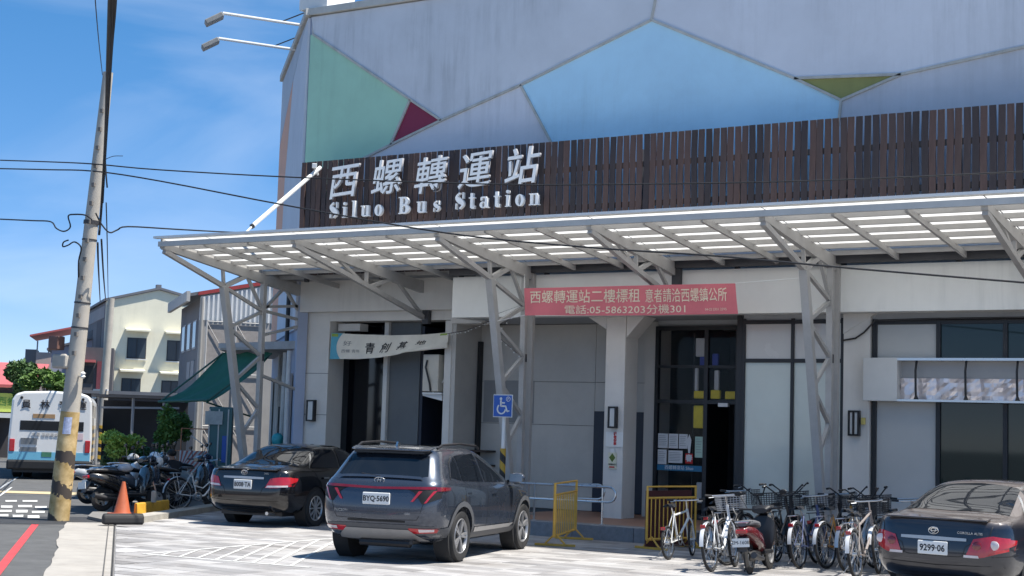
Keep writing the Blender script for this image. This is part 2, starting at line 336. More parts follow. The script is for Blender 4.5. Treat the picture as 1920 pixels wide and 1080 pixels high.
# porch
granite = pm('granite_step', (.24, .24, .25), .75, .18, 12, bump=.15, dirt=.3)
tile = pm('terracotta_tile', (.30, .17, .12), .55, .16, 5, dirt=.3)
porch = struct('porch', MB().box(-15.6, 6, 23.62, 31.4, -.05, .235), tile)
for k in range(13):
    x = -15.6+k*1.2; obj('kerb_stone', MB().box(x+.004, x+1.196, 23.5, 23.92, -.05, .245+rnd.uniform(-.002, .002)), granite, porch, bevel=.008)
# ================================================================ STATION BUILDING
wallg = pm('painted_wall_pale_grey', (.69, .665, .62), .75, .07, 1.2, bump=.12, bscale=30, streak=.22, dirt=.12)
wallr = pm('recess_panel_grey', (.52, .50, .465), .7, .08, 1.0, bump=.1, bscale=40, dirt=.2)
wallw = pm('fascia_white', (.80, .80, .76), .6, .06, .8, streak=.22, dirt=.12)
darkf = pm('dark_window_frame', (.018, .019, .022), .45, .15, 8)
soff = pm('soffit_grey', (.40, .41, .42), .8, .08, 1.5, dirt=.3)
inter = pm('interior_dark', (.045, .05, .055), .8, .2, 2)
navy = pm('navy_door_paint', (.022, .028, .045), .5, .1, 4)
dglass = glass('dark_green_glass', (.010, .024, .023), .03)
pglass = glass('clear_shop_glass', (.03, .04, .045), .02, 0., .12)
frost_lo = pm('frosted_film_green', (.56, .60, .55), .22, .06, 1.1, coat=.6)
frost_hi = pm('frosted_film_warm', (.58, .55, .51), .25, .05, 1.2, coat=.6)
trim = pm('joint_trim_beige', (.50, .49, .45), .7, .15, 6, streak=.5)
steel = pm('stainless_steel', (.62, .63, .64), .28, .06, 10, metal=1.)
white = pm('white_plastic', (.74, .74, .72), .45, .05, 5, dirt=.12)
black = pm('black_paint', (.015, .015, .017), .4, .1, 8)
S = thing('station_building', 'grey two-storey bus station with a mural of coloured panels behind the canopy', 'building', (-14, 26.6, 0))
def part(name, mb, mat, parent=None, **k): return obj(name, mb, mat, parent or S, **k)
YU = 26.3
def W(x, z): return (x, YU, z)
a, b, c, d, e, f, g, h = (-21.8,10.58), (-19.04,8.84), (-19.51,7.89), (-20.31,7.61), (-18.21,8.32), (-16.26,8.9), (-13.29,9.92), (-13.08,11.0)
i, j, k, l, m, n_ = (-10.31,8.47), (-8.31,8.35), (-9.41,7.98), (-9.46,7.5), (-15.40,7.5), (-6.18,8.62)
zb = 5.0
panels = [
 ('pale slate panel', [(-21.90,11.0), a, b, e, f, g, h], (.65,.67,.71), .4),
 ('mint green panel', [(-21.90,10.52), (-21.90,zb), (-21.4,zb), (-21.2,7.27), d, c, b, a], (.43,.70,.53), .2),
 ('plum red triangle', [b, c, e], (.27,.03,.075), .1),
 ('lavender panel', [d, (-21.2,7.27), (-21.4,zb), (-14.6,zb), m, f, e, c], (.69,.70,.75), .35),
 ('sky blue panel', [f, m, (-14.6,zb), (-9.6,zb), l, k, i, g], (.50,.77,.95), .18),
 ('pale lilac panel', [h, g, i, j, n_, (4,9.95), (4,11.0)], (.68,.70,.75), .25),
 ('olive triangle', [i, k, j], (.30,.30,.10), .4),
 ('slate lilac panel', [k, l, (-9.6,zb), (4,zb), (4,9.95), n_, j], (.57,.595,.65), .35)]
panels[1][1][0] = (-21.90, 10.60)
part('wall_core', MB().box(-21.92, 4, 26.36, 26.62, 4.3, 11.02), wallg)
def shrink(poly, q):
    cx = sum(p[0] for p in poly)/len(poly); out = []
    n = len(poly); ar = sum(poly[t][0]*poly[(t+1) % n][1]-poly[(t+1) % n][0]*poly[t][1] for t in range(n)); sg = 1 if ar > 0 else -1
    for t in range(n):
        p0, p1, p2 = Vector(poly[t-1]), Vector(poly[t]), Vector(poly[(t+1) % n])
        e1 = (p1-p0).normalized(); e2 = (p2-p1).normalized(); n1 = Vector((-e1.y, e1.x))*sg; n2 = Vector((-e2.y, e2.x))*sg
        w = n1+n2; w = w/max(.35, w.dot(n1)); out.append(p1+w*q)
    return out
for lab, poly, colr, stk in panels:
    q = shrink(poly, .012)
    o = part('mural_panel', MB().prism([W(p[0], p[1]) for p in q], (0, .055, 0)), pm('mural_'+lab.replace(' ', '_'), colr, .7, .07, .7, bump=.1, bscale=30, streak=stk, dirt=.15))
    o['label'] = lab+' of the painted mural wall'
for p, q in ((a,b),(b,c),(c,d),(d,(-21.2,7.27)),(b,e),(c,e),(e,f),(f,g),(f,m),(g,h),(g,i),(i,k),(i,j),(j,k),(j,n_),(n_,(4,9.95)),(k,l)):
    p = Vector(p); q = Vector(q); t = (q-p).normalized()*.0
    part('joint_trim', MB().bar((p.x, YU-.012, p.y), (q.x, YU-.012, q.y), .045, .05), trim)
# chamfered end wall (45 degrees) with its orange wedge
ch = Vector((-1, 1, 0)).normalized(); chn = Vector((-1, -1, 0)).normalized(); c0 = Vector((-21.93, 26.3, 0))
def CH(s, z, o=0): return tuple(c0+ch*s+chn*o+Vector((0, 0, z)))
part('end_wall', MB().prism([CH(.02, .0, -.25), CH(6.9, .0, -.25), CH(6.9, 11.0, -.25), CH(.02, 11.0, -.25)], chn*.22), pm('end_wall_blue', (.37, .43, .56), .75, .07, .8, streak=.4, dirt=.15))
for lab, poly, colr in (('pale blue panel of the end wall', [(.02,3.9),(.02,11.0),(.4,11.0),(3.45,10.3),(4.7,7.95),(5.1,3.9)], (.62,.65,.71)),
                        ('orange wedge of the end wall', [(5.1,3.9),(4.7,7.95),(3.45,10.3),(6.9,9.2),(6.9,3.9)], (.80,.42,.28)),
                        ('grey blue panel of the end wall', [(.4,11.0),(3.45,10.3),(6.9,9.2),(6.9,11.0)], (.50,.54,.60))):
    o = part('mural_panel', MB().prism([CH(s, z, .03) for s, z in shrink(poly, .014)], -chn*.055), pm('mural_'+lab.replace(' ', '_'), colr, .7, .07, .8, streak=.3, dirt=.1)); o['label'] = lab
part('back_wall', MB().prism([CH(6.9, 0, -.3), CH(6.9, 0, -.5), (-26, 44, 0), (4, 44, 0), (4, 26.7, 0), (3.8, 26.7, 0), (3.8, 43.8, 0), (-25.8, 43.8, 0)], (0, 0, 11.0)), wallg)
part('roof_slab', MB().prism([(-21.9, 26.4, 10.9), CH(6.85, 10.9, -.1), (-26, 44, 10.9), (3.9, 44, 10.9), (3.9, 26.4, 10.9)], (0, 0, .1)), wallg)
cap = pm('parapet_cap', (.55, .54, .50), .8, .1, 3, streak=.4, dirt=.3)
part('parapet_cap', MB().box(-21.9, 4, 26.22, 26.66, 11.02, 11.17), cap)
part('parapet_cap', MB().prism([CH(-.08, 11.02, .10), CH(7.0, 11.02, .10), CH(7.0, 11.02, -.32), CH(-.08, 11.02, -.32)], (0, 0, .16)), cap)
part('roof_block', MB().box(-22.25, -21.45, 26.3, 27.3, 11.19, 11.75), white)
# lower left: pier, lintel, posts, recess
part('pier', MB().box(-21.92, -21.18, 26.55, 27.1, 0, 4.8), wallg, bevel=.01)
for z in (2.04, 2.95): part('pier_joint', MB().box(-21.925, -21.175, 26.545, 26.56, z-.006, z+.006), joint)
part('lintel', MB().box(-21.18, -17.97, 26.55, 27.1, 4.10, 4.8), wallg)
part('lintel', MB().box(-17.97, -17.2, 26.55, 27.1, 4.02, 4.8), wallg)
part('jamb', MB().box(-18.13, -17.96, 26.60, 26.9, 0, 4.09), wallg, bevel=.006)
part('post', MB().box(-19.90, -19.79, 26.85, 27.0, 0, 4.09), wallg, bevel=.006)
part('infill_panel', MB().box(-19.78, -18.98, 26.93, 27.0, 0, 4.09), pm('infill_grey', (.13, .14, .145), .6, .1, 1.5, dirt=.2))
part('door_leaf', MB().box(-18.97, -18.90, 26.95, 27.9, .2, 4.0), navy)
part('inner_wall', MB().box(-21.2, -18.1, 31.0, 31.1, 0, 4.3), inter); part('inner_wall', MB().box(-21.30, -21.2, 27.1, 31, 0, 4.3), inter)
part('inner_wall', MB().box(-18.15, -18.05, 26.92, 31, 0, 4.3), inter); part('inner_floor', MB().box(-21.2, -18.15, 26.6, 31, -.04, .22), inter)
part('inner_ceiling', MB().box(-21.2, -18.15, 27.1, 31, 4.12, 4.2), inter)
part('glass_door', MB().box(-18.9, -18.16, 27.75, 27.78, .22, 4.0), dglass); part('door_frame', MB().box(-18.9, -18.16, 27.72, 27.80, 2.3, 2.38), darkf)
part('doorway_dark', MB().box(-21.18, -19.9, 27.3, 27.33, .22, 4.05), glass('doorway_black', (.004, .005, .008), .08))  # black pane stands in for the darkness inside the open doorway
part('transom_box', MB().box(-21.1, -20.5, 26.75, 27.05, 3.9, 4.06), wallg)
# wall panels of the recess beside the sign
xs = [-17.96, -16.55, -15.05, -13.62]; zs = [.24, 1.97, 2.86, 4.06]
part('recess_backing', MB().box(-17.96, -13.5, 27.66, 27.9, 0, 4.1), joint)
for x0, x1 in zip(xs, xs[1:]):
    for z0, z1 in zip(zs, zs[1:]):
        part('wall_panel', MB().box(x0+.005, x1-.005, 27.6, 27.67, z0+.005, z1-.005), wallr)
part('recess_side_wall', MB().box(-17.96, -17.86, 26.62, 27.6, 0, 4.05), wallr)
part('recess_frame', MB().box(-17.85, -17.80, 27.45, 27.6, .3, 3.7), darkf)
for z in (1.35, 1.05): part('shelf', MB().box(-17.84, -17.4, 27.2, 27.59, z, z+.04), pm('dark_brown', (.05, .035, .03), .6, .2, 8))
o = part('patch', MB().box(-17.75, -16.5, 27.592, 27.599, 1.99, 2.88), pm('grey_patch', (.27, .275, .275), .75, .1, 2)); o['label'] = 'darker patch on the recess wall'  # evenly darker grey rectangle over the wall panels
part('side_door', MB().box(-15.02, -13.80, 27.52, 27.6, .24, 2.27), navy, bevel=.01)
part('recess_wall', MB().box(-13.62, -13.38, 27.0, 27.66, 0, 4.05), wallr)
part('column', MB().box(-13.88, -13.46, 25.84, 26.38, .2, 4.06), wallg, bevel=.012)
part('haunch', MB().prism([(-13.45, 25.86, 3.66), (-13.45, 25.86, 4.06), (-13.08, 25.86, 4.06)], (0, .5, 0)), wallg)
part('haunch', MB().prism([(-13.89, 25.86, 3.82), (-13.89, 25.86, 4.06), (-14.3, 25.86, 4.06)], (0, .5, 0)), wallg)
# fascia and soffit
part('fascia', MB().box(-17.2, -9.10, 25.45, 25.8, 4.05, 4.86), wallw); part('fascia', MB().box(-9.094, 4, 25.45, 25.8, 4.05, 4.86), wallw)
part('soffit', MB().box(-17.2, 4, 25.80, 27.9, 4.07, 4.2), soff); part('upper_core', MB().box(-17.2, 4, 25.80, 26.36, 4.2, 4.9), wallg)
part('fascia_return', MB().box(-17.2, -17.1, 25.8, 26.55, 4.05, 4.86), wallw)
# entrance bay: dark framed glazing at Y 27
for x0, x1 in ((-13.38, -13.31), (-12.33, -12.25), (-11.68, -11.60)): part('window_frame', MB().box(x0, x1, 26.96, 27.06, .24, 3.95), darkf)
for z0, z1 in ((3.87, 3.95), (3.14, 3.19), (2.45, 2.52)): part('window_frame', MB().box(-13.31, -11.68, 26.965, 27.055, z0, z1), darkf)
part('window_frame', MB().box(-13.31, -12.33, 26.965, 27.055, .24, .34), darkf)
for z0, z1 in ((3.19, 3.87), (2.52, 3.14)):
    for x0, x1 in ((-13.31, -12.33), (-12.25, -11.68)): part('window_pane', MB().box(x0, x1, 27.0, 27.012, z0, z1), pglass)
part('window_pane', MB().box(-13.31, -12.33, 27.0, 27.012, .34, 2.45), pglass)
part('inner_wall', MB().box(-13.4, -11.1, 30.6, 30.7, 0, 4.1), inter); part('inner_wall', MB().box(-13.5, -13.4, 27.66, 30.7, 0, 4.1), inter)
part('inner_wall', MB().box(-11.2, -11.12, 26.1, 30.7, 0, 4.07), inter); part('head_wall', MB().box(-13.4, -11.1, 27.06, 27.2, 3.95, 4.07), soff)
part('door_closer', MB().box(-12.0, -11.8, 26.9, 26.98, 2.40, 2.47), white)
# shop glazing at Y 26
part('wall_return', MB().box(-11.22, -11.12, 25.95, 26.06, .2, 4.06), darkf)
def glaze(xs, zs, y, mats, fw=.055):
    for q, x in enumerate(xs): part('window_frame', MB().box(x-fw/2, x+fw/2, y-.05, y+.05, .24, zs[-1]+.06), darkf)
    for x0, x1 in zip(xs, xs[1:]):
        for z in zs: part('window_frame', MB().box(x0+fw/2, x1-fw/2, y-.045, y+.045, z-.035, z+.035), darkf)
    for q, (x0, x1) in enumerate(zip(xs, xs[1:])):
        for t, (z0, z1) in enumerate(zip(zs, zs[1:])):
            part('window_pane', MB().box(x0+fw/2, x1-fw/2, y-.008, y+.008, z0+.035, z1-.035), mats[q][t])
glaze([-11.09, -10.15, -9.22], [.30, 3.23, 3.93], 26.0, [(frost_lo, frost_hi)]*2)
part('pier', MB().box(-9.18, -8.70, 25.90, 26.4, .2, 4.06), wallg, bevel=.01)
part('pier_haunch', MB().prism([(-9.18, 25.88, 3.7), (-9.18, 25.88, 4.06), (-8.6, 25.88, 4.06)], (0, .3, 0)), wallg)
panelg = pm('shop_panel_grey', (.50, .50, .48), .4, .06, 1.2)
part('shop_head', MB().box(-8.7, 4, 26.0, 26.2, 3.96, 4.07), soff); part('shop_head', MB().box(-11.12, -9.18, 26.0, 26.2, 3.96, 4.07), soff)
shopx = [-8.64, -7.53, -6.41, -5.3, -4.2, -3.1, -2.0]
glaze(shopx, [.30, 2.9, 3.90], 26.02, [(panelg, panelg)]+[(dglass, dglass)]*5, .075)
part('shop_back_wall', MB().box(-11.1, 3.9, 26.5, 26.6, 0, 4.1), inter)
part('cable', MB().tube([(-9.2, 25.86, 3.58), (-8.95, 25.86, 3.62), (-8.8, 25.87, 3.72), (-8.6, 25.86, 3.93), (-7.6, 25.86, 3.95), (-2, 25.86, 3.96)], .016, 6), black)
# side annex under the end wall: flat slab, doors below
slabm = pm('annex_slab_grey', (.42, .41, .40), .8, .12, 3, dirt=.4)
annex = thing('annex_canopy_slab', 'thin concrete canopy slab on the angled end wall left of the station', 'canopy', (-24, 27.6, 3.5))
obj('slab', MB().prism([(-21.98, 26.62, 3.50), (-21.98, 27.2, 3.50), (-26.3, 31.4, 3.50), (-27.2, 30.4, 3.50), (-24.9, 27.1, 3.5), (-22.4, 26.62, 3.5)], (0, 0, .10)), slabm, annex)
obj('edge_beam', MB().bar((-21.98, 26.6, 3.62), (-24.9, 27.08, 3.60), .05, .12), slabm, annex)
for s0, s1, mt in ((.5, 1.25, darkf), (1.5, 2.5, dglass), (2.9, 3.9, darkf), (4.2, 5.4, dglass)):
    part('end_door', MB().prism([CH(s0, .05, .02), CH(s1, .05, .02), CH(s1, 2.9, .02), CH(s0, 2.9, .02)], -chn*.05), mt)
    for s in (s0, s1): part('end_door_frame', MB().bar(CH(s, .05, .03), CH(s, 2.95, .03), .06, .08), wallg)
for s, r in ((.42, .05), (1.38, .06), (2.7, .06)): part('drain_pipe', MB().tube([CH(s, .1, .09), CH(s, 3.45, .09)], r, 8), pm('pipe_white', (.6, .6, .58), .5, .1, 6, dirt=.3))
part('drain_pipe', MB().tube([CH(1.1, 3.65, .1), CH(1.1, 4.9, .1)], .05, 8), darkf)
# ================================================================ CANOPY
cst = pm('canopy_steel', (.42, .41, .395), .55, .10, 3, dirt=.25)
cdk = pm('dark_steel', (.05, .05, .055), .55, .15, 5)
sheetm = sheet_mat('translucent_sheet', (.90, .90, .88), .52)
sheeto = pm('opaque_sheet', (.30, .31, .33), .6, .1, 2, dirt=.3)
CAN = thing('entrance_canopy', 'long grey steel canopy with translucent roof strips along the station front', 'canopy', (-14, 23.9, 0))
SL = .1; Y0, Z0 = 22.1, 5.16                       # rafter underside at the tip
def rz(y): return Z0-(y-Y0)*SL
mains = [-21.95, -18.6, -15.33, -12.25, -9.17, -5.75, -2.4]
XR = 2.0
def cp(name, mb, mat=cst, **k): return obj(name, mb, mat, CAN, **k)
for q, x in enumerate(mains):
    yb = 26.55 if x < -17.3 else 25.45
    o = MB(); vs = []
    for dx in (-.05, .05): vs += [(x+dx, Y0, rz(Y0)+.05), (x+dx, yb, rz(yb)-.08), (x+dx, yb, rz(yb)+.17), (x+dx, Y0, rz(Y0)+.17)]
    o.add(vs, [(3,2,1,0),(4,5,6,7),(0,1,5,4),(1,2,6,5),(2,3,7,6),(3,0,4,7)]); cp('main_rafter', o)
for x0, x1 in zip(mains, mains[1:]+[XR]):
    for t in (1/3, 2/3):
        x = x0+(x1-x0)*t; yb = 26.55 if x < -17.3 else 25.45
        cp('rafter', MB().bar((x, Y0, rz(Y0)+.12), (x, yb, rz(yb)+.12), .05, .10))
npur = 7
for k in range(1, npur+1):
    y = Y0+k*.515
    if y < 25.4: cp('purlin', MB().box(-21.98, XR, y-.03, y+.03, rz(y)+.158, rz(y)+.24))
    else: cp('purlin', MB().box(-21.98, -17.25, y-.03, y+.03, rz(y)+.158, rz(y)+.24))
# roof sheets, bay by bay between the main rafters
for x0, x1 in zip(mains, mains[1:]+[XR]):
    ye = 25.44
    cp('roof_sheet', MB().add([(x0+.01, Y0-.06, rz(Y0-.06)+.246), (x1-.01, Y0-.06, rz(Y0-.06)+.246), (x1-.01, ye, rz(ye)+.246), (x0+.01, ye, rz(ye)+.246)], [(0,1,2,3)]), sheetm)
cp('roof_sheet', MB().prism([(-21.98, 25.46, rz(25.46)+.246), (-17.25, 25.46, rz(25.46)+.246), (-17.25, 26.54, rz(26.54)+.246), (-21.98, 26.54, rz(26.54)+.246)], (0, 0, .02)), sheeto)
cp('edge_beam', MB().box(-22.0, XR, Y0-.09, Y0-.03, Z0+.10, Z0+.20), pm('edge_beam_pale', (.52, .52, .50), .55, .08, 3, dirt=.2)); cp('edge_flashing', MB().box(-22.1, XR, Y0-.13, Y0-.02, Z0+.26, Z0+.305), pm('white_flashing', (.80, .80, .78), .4, .04, 4))
cp('side_beam', MB().bar((-22.0, Y0, rz(Y0)+.18), (-22.0, 26.5, rz(26.5)+.18), .05, .22)); cp('back_gutter', MB().box(-17.2, XR, 25.30, 25.44, 4.89, 5.06), cdk)
def RB(mb, x, a, b, w=.09, h=.09): mb.bar((x, a[0], a[1]), (x, b[0], b[1]), w, h, up=(1, 0, 0)); return mb
def col_truss(x, wall_y):
    ft, rt, base_f, base_r = (23.92, 4.64), (25.18, rz(25.18)+.02), (25.02, .1), (25.20, .1)
    cp('column_leg', RB(MB(), x, ft, base_f, .14, .14), bevel=.006); cp('column_leg', RB(MB(), x, rt, base_r, .11, .11), bevel=.006)
    cp('strut', RB(MB(), x, (Y0+.04, Z0+.02), ft)); ap = (24.62, rz(24.62)+.03)
    cp('strut', RB(MB(), x, ft, ap)); cp('strut', RB(MB(), x, ft, (23.86, rz(23.86)+.05), .06, .06)); cp('strut', RB(MB(), x, ap, (25.16, 4.24), .06, .06))
    def fl(z): t = (4.64-z)/(4.64-.1); return (23.92+(25.02-23.92)*t, z)
    pts = [ft, (25.18, 4.22), fl(3.80), (25.18, 3.25), fl(2.70), (25.18, 2.12), fl(1.55)]
    for p, q in zip(pts, pts[1:]): cp('web_bar', RB(MB(), x, p, q, .065, .065))
    cp('base_plate', MB().box(x-.2, x+.2, 24.85, 25.4, .0 if x < -16 else .235, .12 if x < -16 else .27))
    cp('bracket', MB().box(x-.06, x+.06, 25.17, 25.23, 3.15, 3.3), cdk)
    if wall_y > 26:
        for p, q in (((25.18, 4.24), (26.54, 4.12)), ((25.18, 4.24), (25.9, rz(25.9)+.05)), ((25.9, rz(25.9)), (26.54, 4.16)), ((25.18, 3.7), (26.54, 4.02)), ((25.18, 2.85), (26.54, 2.55)), ((25.18, 4.32), (26.54, 4.45))): cp('strut', RB(MB(), x, p, q, .06, .06))
        cp('wall_post', MB().box(x-.06, x+.06, 26.40, 26.54, 3.9, rz(26.5)+.1), cdk)
    else:
        cp('wall_post', MB().box(x-.05, x+.09, 25.35, 25.445, .25, 4.88)); 
def bracket_truss(x, wall_y):
    wz = 4.13 if wall_y > 26 else 4.30
    tip = (Y0+.04, Z0+.02); foot = (wall_y-.03, wz); L = wall_y-Y0
    def on(t): return (tip[0]+(foot[0]-tip[0])*t, tip[1]+(foot[1]-tip[1])*t)
    def top(t): y = tip[0]+(foot[0]-tip[0])*t; return (y, rz(y)+.05)
    cp('strut', RB(MB(), x, tip, foot, .09, .09)); cp('strut', RB(MB(), x, on(.52), top(.52), .06, .06)); cp('strut', RB(MB(), x, on(.54), top(.74), .07, .07)); cp('strut', RB(MB(), x, top(.74), on(.985), .06, .06)); cp('strut', RB(MB(), x, on(.50), top(.30), .06, .06))
    cp('wall_post', MB().box(x-.02, x+.14, wall_y-.12, wall_y-.005, wz-.12, rz(wall_y)+.1), cdk)
for q, x in enumerate(mains):
    wy = 26.55 if x < -17.3 else 25.45
    (col_truss if q % 2 == 0 else bracket_truss)(x, wy)
o = thing('stay_rod', 'thin white stay from the screen corner down to the canopy edge', 'rod', (-21.3, 25.2, 7.3))
obj('upper_rod', MB().tube([(-20.63, 25.3, 7.30), (-20.38, 22.95, 5.72)], .045, 8), white, o)
obj('chain', MB().tube([(-20.38, 22.95, 5.72), (-20.28, 22.6, 5.5), (-20.2, 22.25, 5.36)], .02, 6), white, o); obj('clamp', MB().ico((-20.38, 22.95, 5.72), .06), black, o)
# ================================================================ WOODEN SCREEN AND SIGN
def wood_mat():
    m = pm('stained_timber', (.074, .054, .049), .75, .3, 3, bump=.3, bscale=30, stretch=(6, 6, .5), dirt=.3)
    nt = m.node_tree; b = nt.nodes['Principled BSDF']; src = b.inputs['Base Color'].links[0].from_socket
    oi = nt.nodes.new('ShaderNodeObjectInfo'); rp = nt.nodes.new('ShaderNodeValToRGB'); e = rp.color_ramp.elements
    e[0].color = (.55, .58, .66, 1); e[1].color = (1.3, 1.08, 1.02, 1)
    for p, c in ((.3, (.62, .66, .78, 1)), (.55, (1.0, .92, .92, 1)), (.8, (1.25, 1.05, 1.0, 1))): q = e.new(p); q.color = c
    k = nt.nodes.new('ShaderNodeMix'); k.data_type = 'RGBA'; k.blend_type = 'MULTIPLY'; k.inputs[0].default_value = 1
    nt.links.new(oi.outputs['Random'], rp.inputs[0]); nt.links.new(src, k.inputs[6]); nt.links.new(rp.outputs[0], k.inputs[7]); nt.links.new(k.outputs[2], b.inputs['Base Color']); return m
timber = wood_mat()
SCR = thing('wooden_screen', 'dark brown vertical timber slat screen above the entrance canopy', 'screen', (-14, 25.4, 5))
x = -21.15; slm = []
for v in range(5):
    mb = MB(); w = .058; rows = []
    for t in range(7):
        z = 2.46*t/6; sh = .009*math.sin(t*1.1+v*1.7) if 0 < t < 6 else 0; rows.append((z, sh, rnd.uniform(-.004, .004)))
    vs = []
    for z, sh, dy in rows: vs += [(-w+sh, -.012+dy, z), (w+sh, -.012+dy, z), (w+sh, .012+dy, z), (-w+sh, .012+dy, z)]
    fs = [(3,2,1,0), tuple(range(24, 28))]+[(4*t+a, 4*t+(a+1) % 4, 4*t+4+(a+1) % 4, 4*t+4+a) for t in range(6) for a in range(4)]
    me = mb.add(vs, fs).mesh('slat', False); me.materials.append(timber); slm.append(me)
while x < 1.5:
    o = link('slat', slm[rnd.randrange(5)], None, SCR, local=True); o.location = (x+14+rnd.uniform(-.006, .006), rnd.uniform(-.006, .006), rnd.uniform(-.002, .002)); o.rotation_euler = (0, rnd.uniform(-.003, .003), rnd.uniform(-.04, .04)); x += .1425
for z in (5.35, 6.1, 6.85): obj('rail', MB().box(-21.2, 1.6, 25.43, 25.49, z, z+.1), cdk, SCR)
for k in range(12): obj('rail_post', MB().box(-21.1+k*2, -21.02+k*2, 25.5, 25.58, 4.87, 7.2), cdk, SCR)
for k in range(6):
    y = 25.55+k*.15; o = link('slat', slm[k % 5], None, SCR, local=True); o.location = (-7.17, y-25.4, 0); o.rotation_euler = (0, 0, math.pi/2)
sgw = pm('sign_letter_white', (.88, .87, .85), .3, .05, 12, dirt=.08)
sgs = pm('sign_letter_edge', (.34, .34, .36), .4, .1, 10)
SG = thing('station_sign', 'raised white Chinese and English station name letters on the timber screen', 'sign', (-17.6, 25.3, 6.1))
for chs, xa, xb, z0, z1 in (('西', -20.27, -19.56, 6.54, 7.27), ('螺', -19.14, -18.42, 6.56, 7.28), ('轉', -18.05, -17.32, 6.53, 7.26), ('運', -16.96, -16.25, 6.55, 7.30), ('站', -15.89, -15.13, 6.55, 7.31)):
    o = place_text('letter', chs, .80, sgw, SG, ((xa+xb)/2+17.6, -.06, (z0+z1)/2-6.1), (1, 0, .07), (.13, 0, 1), ext=.03, off=.006, res=3)
    o.data.materials.append(sgs)
    for p in o.data.polygons: p.material_index = 0 if p.normal.y < -.7 else 1
# heavy high-contrast serif letters for the English line
def ell(cx, cz, rx, rz_, n=20): return [(cx+rx*math.cos(2*math.pi*k/n), cz+rz_*math.sin(2*math.pi*k/n)) for k in range(n)]
def letter(chr_):
    """list of filled shapes (outline, hole or None) for one fat-face serif letter, x-height .66, cap height 1"""
    b = lambda x0, x1, z0, z1: ([(x0, z0), (x1, z0), (x1, z1), (x0, z1)], None)
    def ess(w, h):
        import math as m
        pts = []; L = []; Rr = []
        for k in range(25):
            t = k/24; a = m.pi*(.05+1.9*t)
            cx = w*.5+w*.40*m.sin(2*m.pi*(.12+.76*t))*(1); cz = h*(.96-.92*t)
            pts.append((w*.5-w*.34*m.sin(2*m.pi*t)*1.0, h*(.95-.90*t), .05*h+.11*h*m.sin(m.pi*t)**3))
        for k, (px, pz, pw) in enumerate(pts):
            q0 = pts[max(0, k-1)]; q1 = pts[min(24, k+1)]; dx, dz = q1[0]-q0[0], q1[1]-q0[1]; l = m.hypot(dx, dz); nx, nz = -dz/l, dx/l
            L.append((px+nx*pw, pz+nz*pw)); Rr.append((px-nx*pw, pz-nz*pw))
        return [(L+Rr[::-1], None), b(w*.80, w*.92, h*.62, h*.98), b(w*.06, w*.18, h*.02, h*.36)]
    if chr_ == 'S': return .62, ess(.62, 1.0)
    if chr_ == 's': return .46, ess(.46, .66)
    if chr_ == 'i': return .36, [b(.09, .27, 0, .66), b(.02, .34, 0, .05), b(.02, .2, .61, .66), (ell(.18, .85, .10, .10, 14), None)]
    if chr_ == 'l': return .36, [b(.09, .27, 0, 1.0), b(.02, .34, 0, .05), b(.02, .2, .95, 1.0)]
    if chr_ == 'u': return .68, [b(.08, .26, .06, .66), b(.42, .60, 0, .66), b(.16, .46, 0, .08), b(.01, .2, .61, .66), b(.35, .5, .61, .66), b(.5, .68, 0, .05)]
    if chr_ == 'n': return .68, [b(.08, .26, 0, .66), b(.42, .60, 0, .58), b(.22, .52, .58, .66), b(.01, .33, 0, .05), b(.36, .67, 0, .05), b(.01, .2, .61, .66)]
    if chr_ == 'o': return .58, [(ell(.29, .33, .28, .34), ell(.29, .33, .085, .29))]
    if chr_ == 't': return .42, [b(.10, .28, .05, .90), b(.0, .40, .60, .66), b(.18, .40, 0, .07), b(.34, .40, .05, .18)]
    if chr_ == 'a': return .62, [b(.34, .52, .03, .58), b(.12, .44, .58, .66), b(.06, .18, .44, .62), (ell(.22, .19, .21, .19), ell(.26, .19, .08, .14)), b(.48, .62, 0, .06)]
    if chr_ == 'B': return .80, [b(.10, .32, 0, 1.0), b(0, .4, 0, .06), b(0, .4, .94, 1.0), (ell(.42, .74, .30, .26), ell(.40, .74, .10, .19)), (ell(.46, .27, .34, .27), ell(.42, .27, .11, .20))]
    return .4, []
def fill(mb, outline, hole, ox, oz, s, y0, y1):
    P = lambda p, y: (ox+p[0]*s, y, oz+p[1]*s)
    n = len(outline)
    if hole is None:
        mb.prism([P(p, y1) for p in outline], (0, y0-y1, 0)) if n == 4 else None
        if n != 4:
            h = n//2; A_, B_ = outline[:h], outline[h:][::-1]
            if n < 30:
                mb.prism([P(p, y1) for p in outline], (0, y0-y1, 0))
            else:
                for k in range(h-1): mb.prism([P(A_[k], y1), P(A_[k+1], y1), P(B_[k+1], y1), P(B_[k], y1)], (0, y0-y1, 0))
    else:
        for k in range(n): mb.prism([P(outline[k], y1), P(outline[(k+1) % n], y1), P(hole[(k+1) % n], y1), P(hole[k], y1)], (0, y0-y1, 0))
def eng(word, x0, x1, zb_, cap):
    ws = [letter(c) for c in word]; tot = sum(w for w, _ in ws); gap = ((x1-x0)-tot*cap)/(len(word)-1); x = x0
    for w, shp in ws:
        mb = MB()
        for qn, (outl, hole) in enumerate(shp): fill(mb, outl, hole, x+17.6, zb_-6.1, cap, -.10-.002*qn, -.03-.002*qn)
        obj('letter', mb, sgw, SG, local=True, smooth=False); x += w*cap+gap
eng('Siluo', -20.25, -18.86, 6.17, .35); eng('Bus', -18.45, -17.42, 6.18, .35); eng('Station', -17.05, -15.08, 6.2, .35)
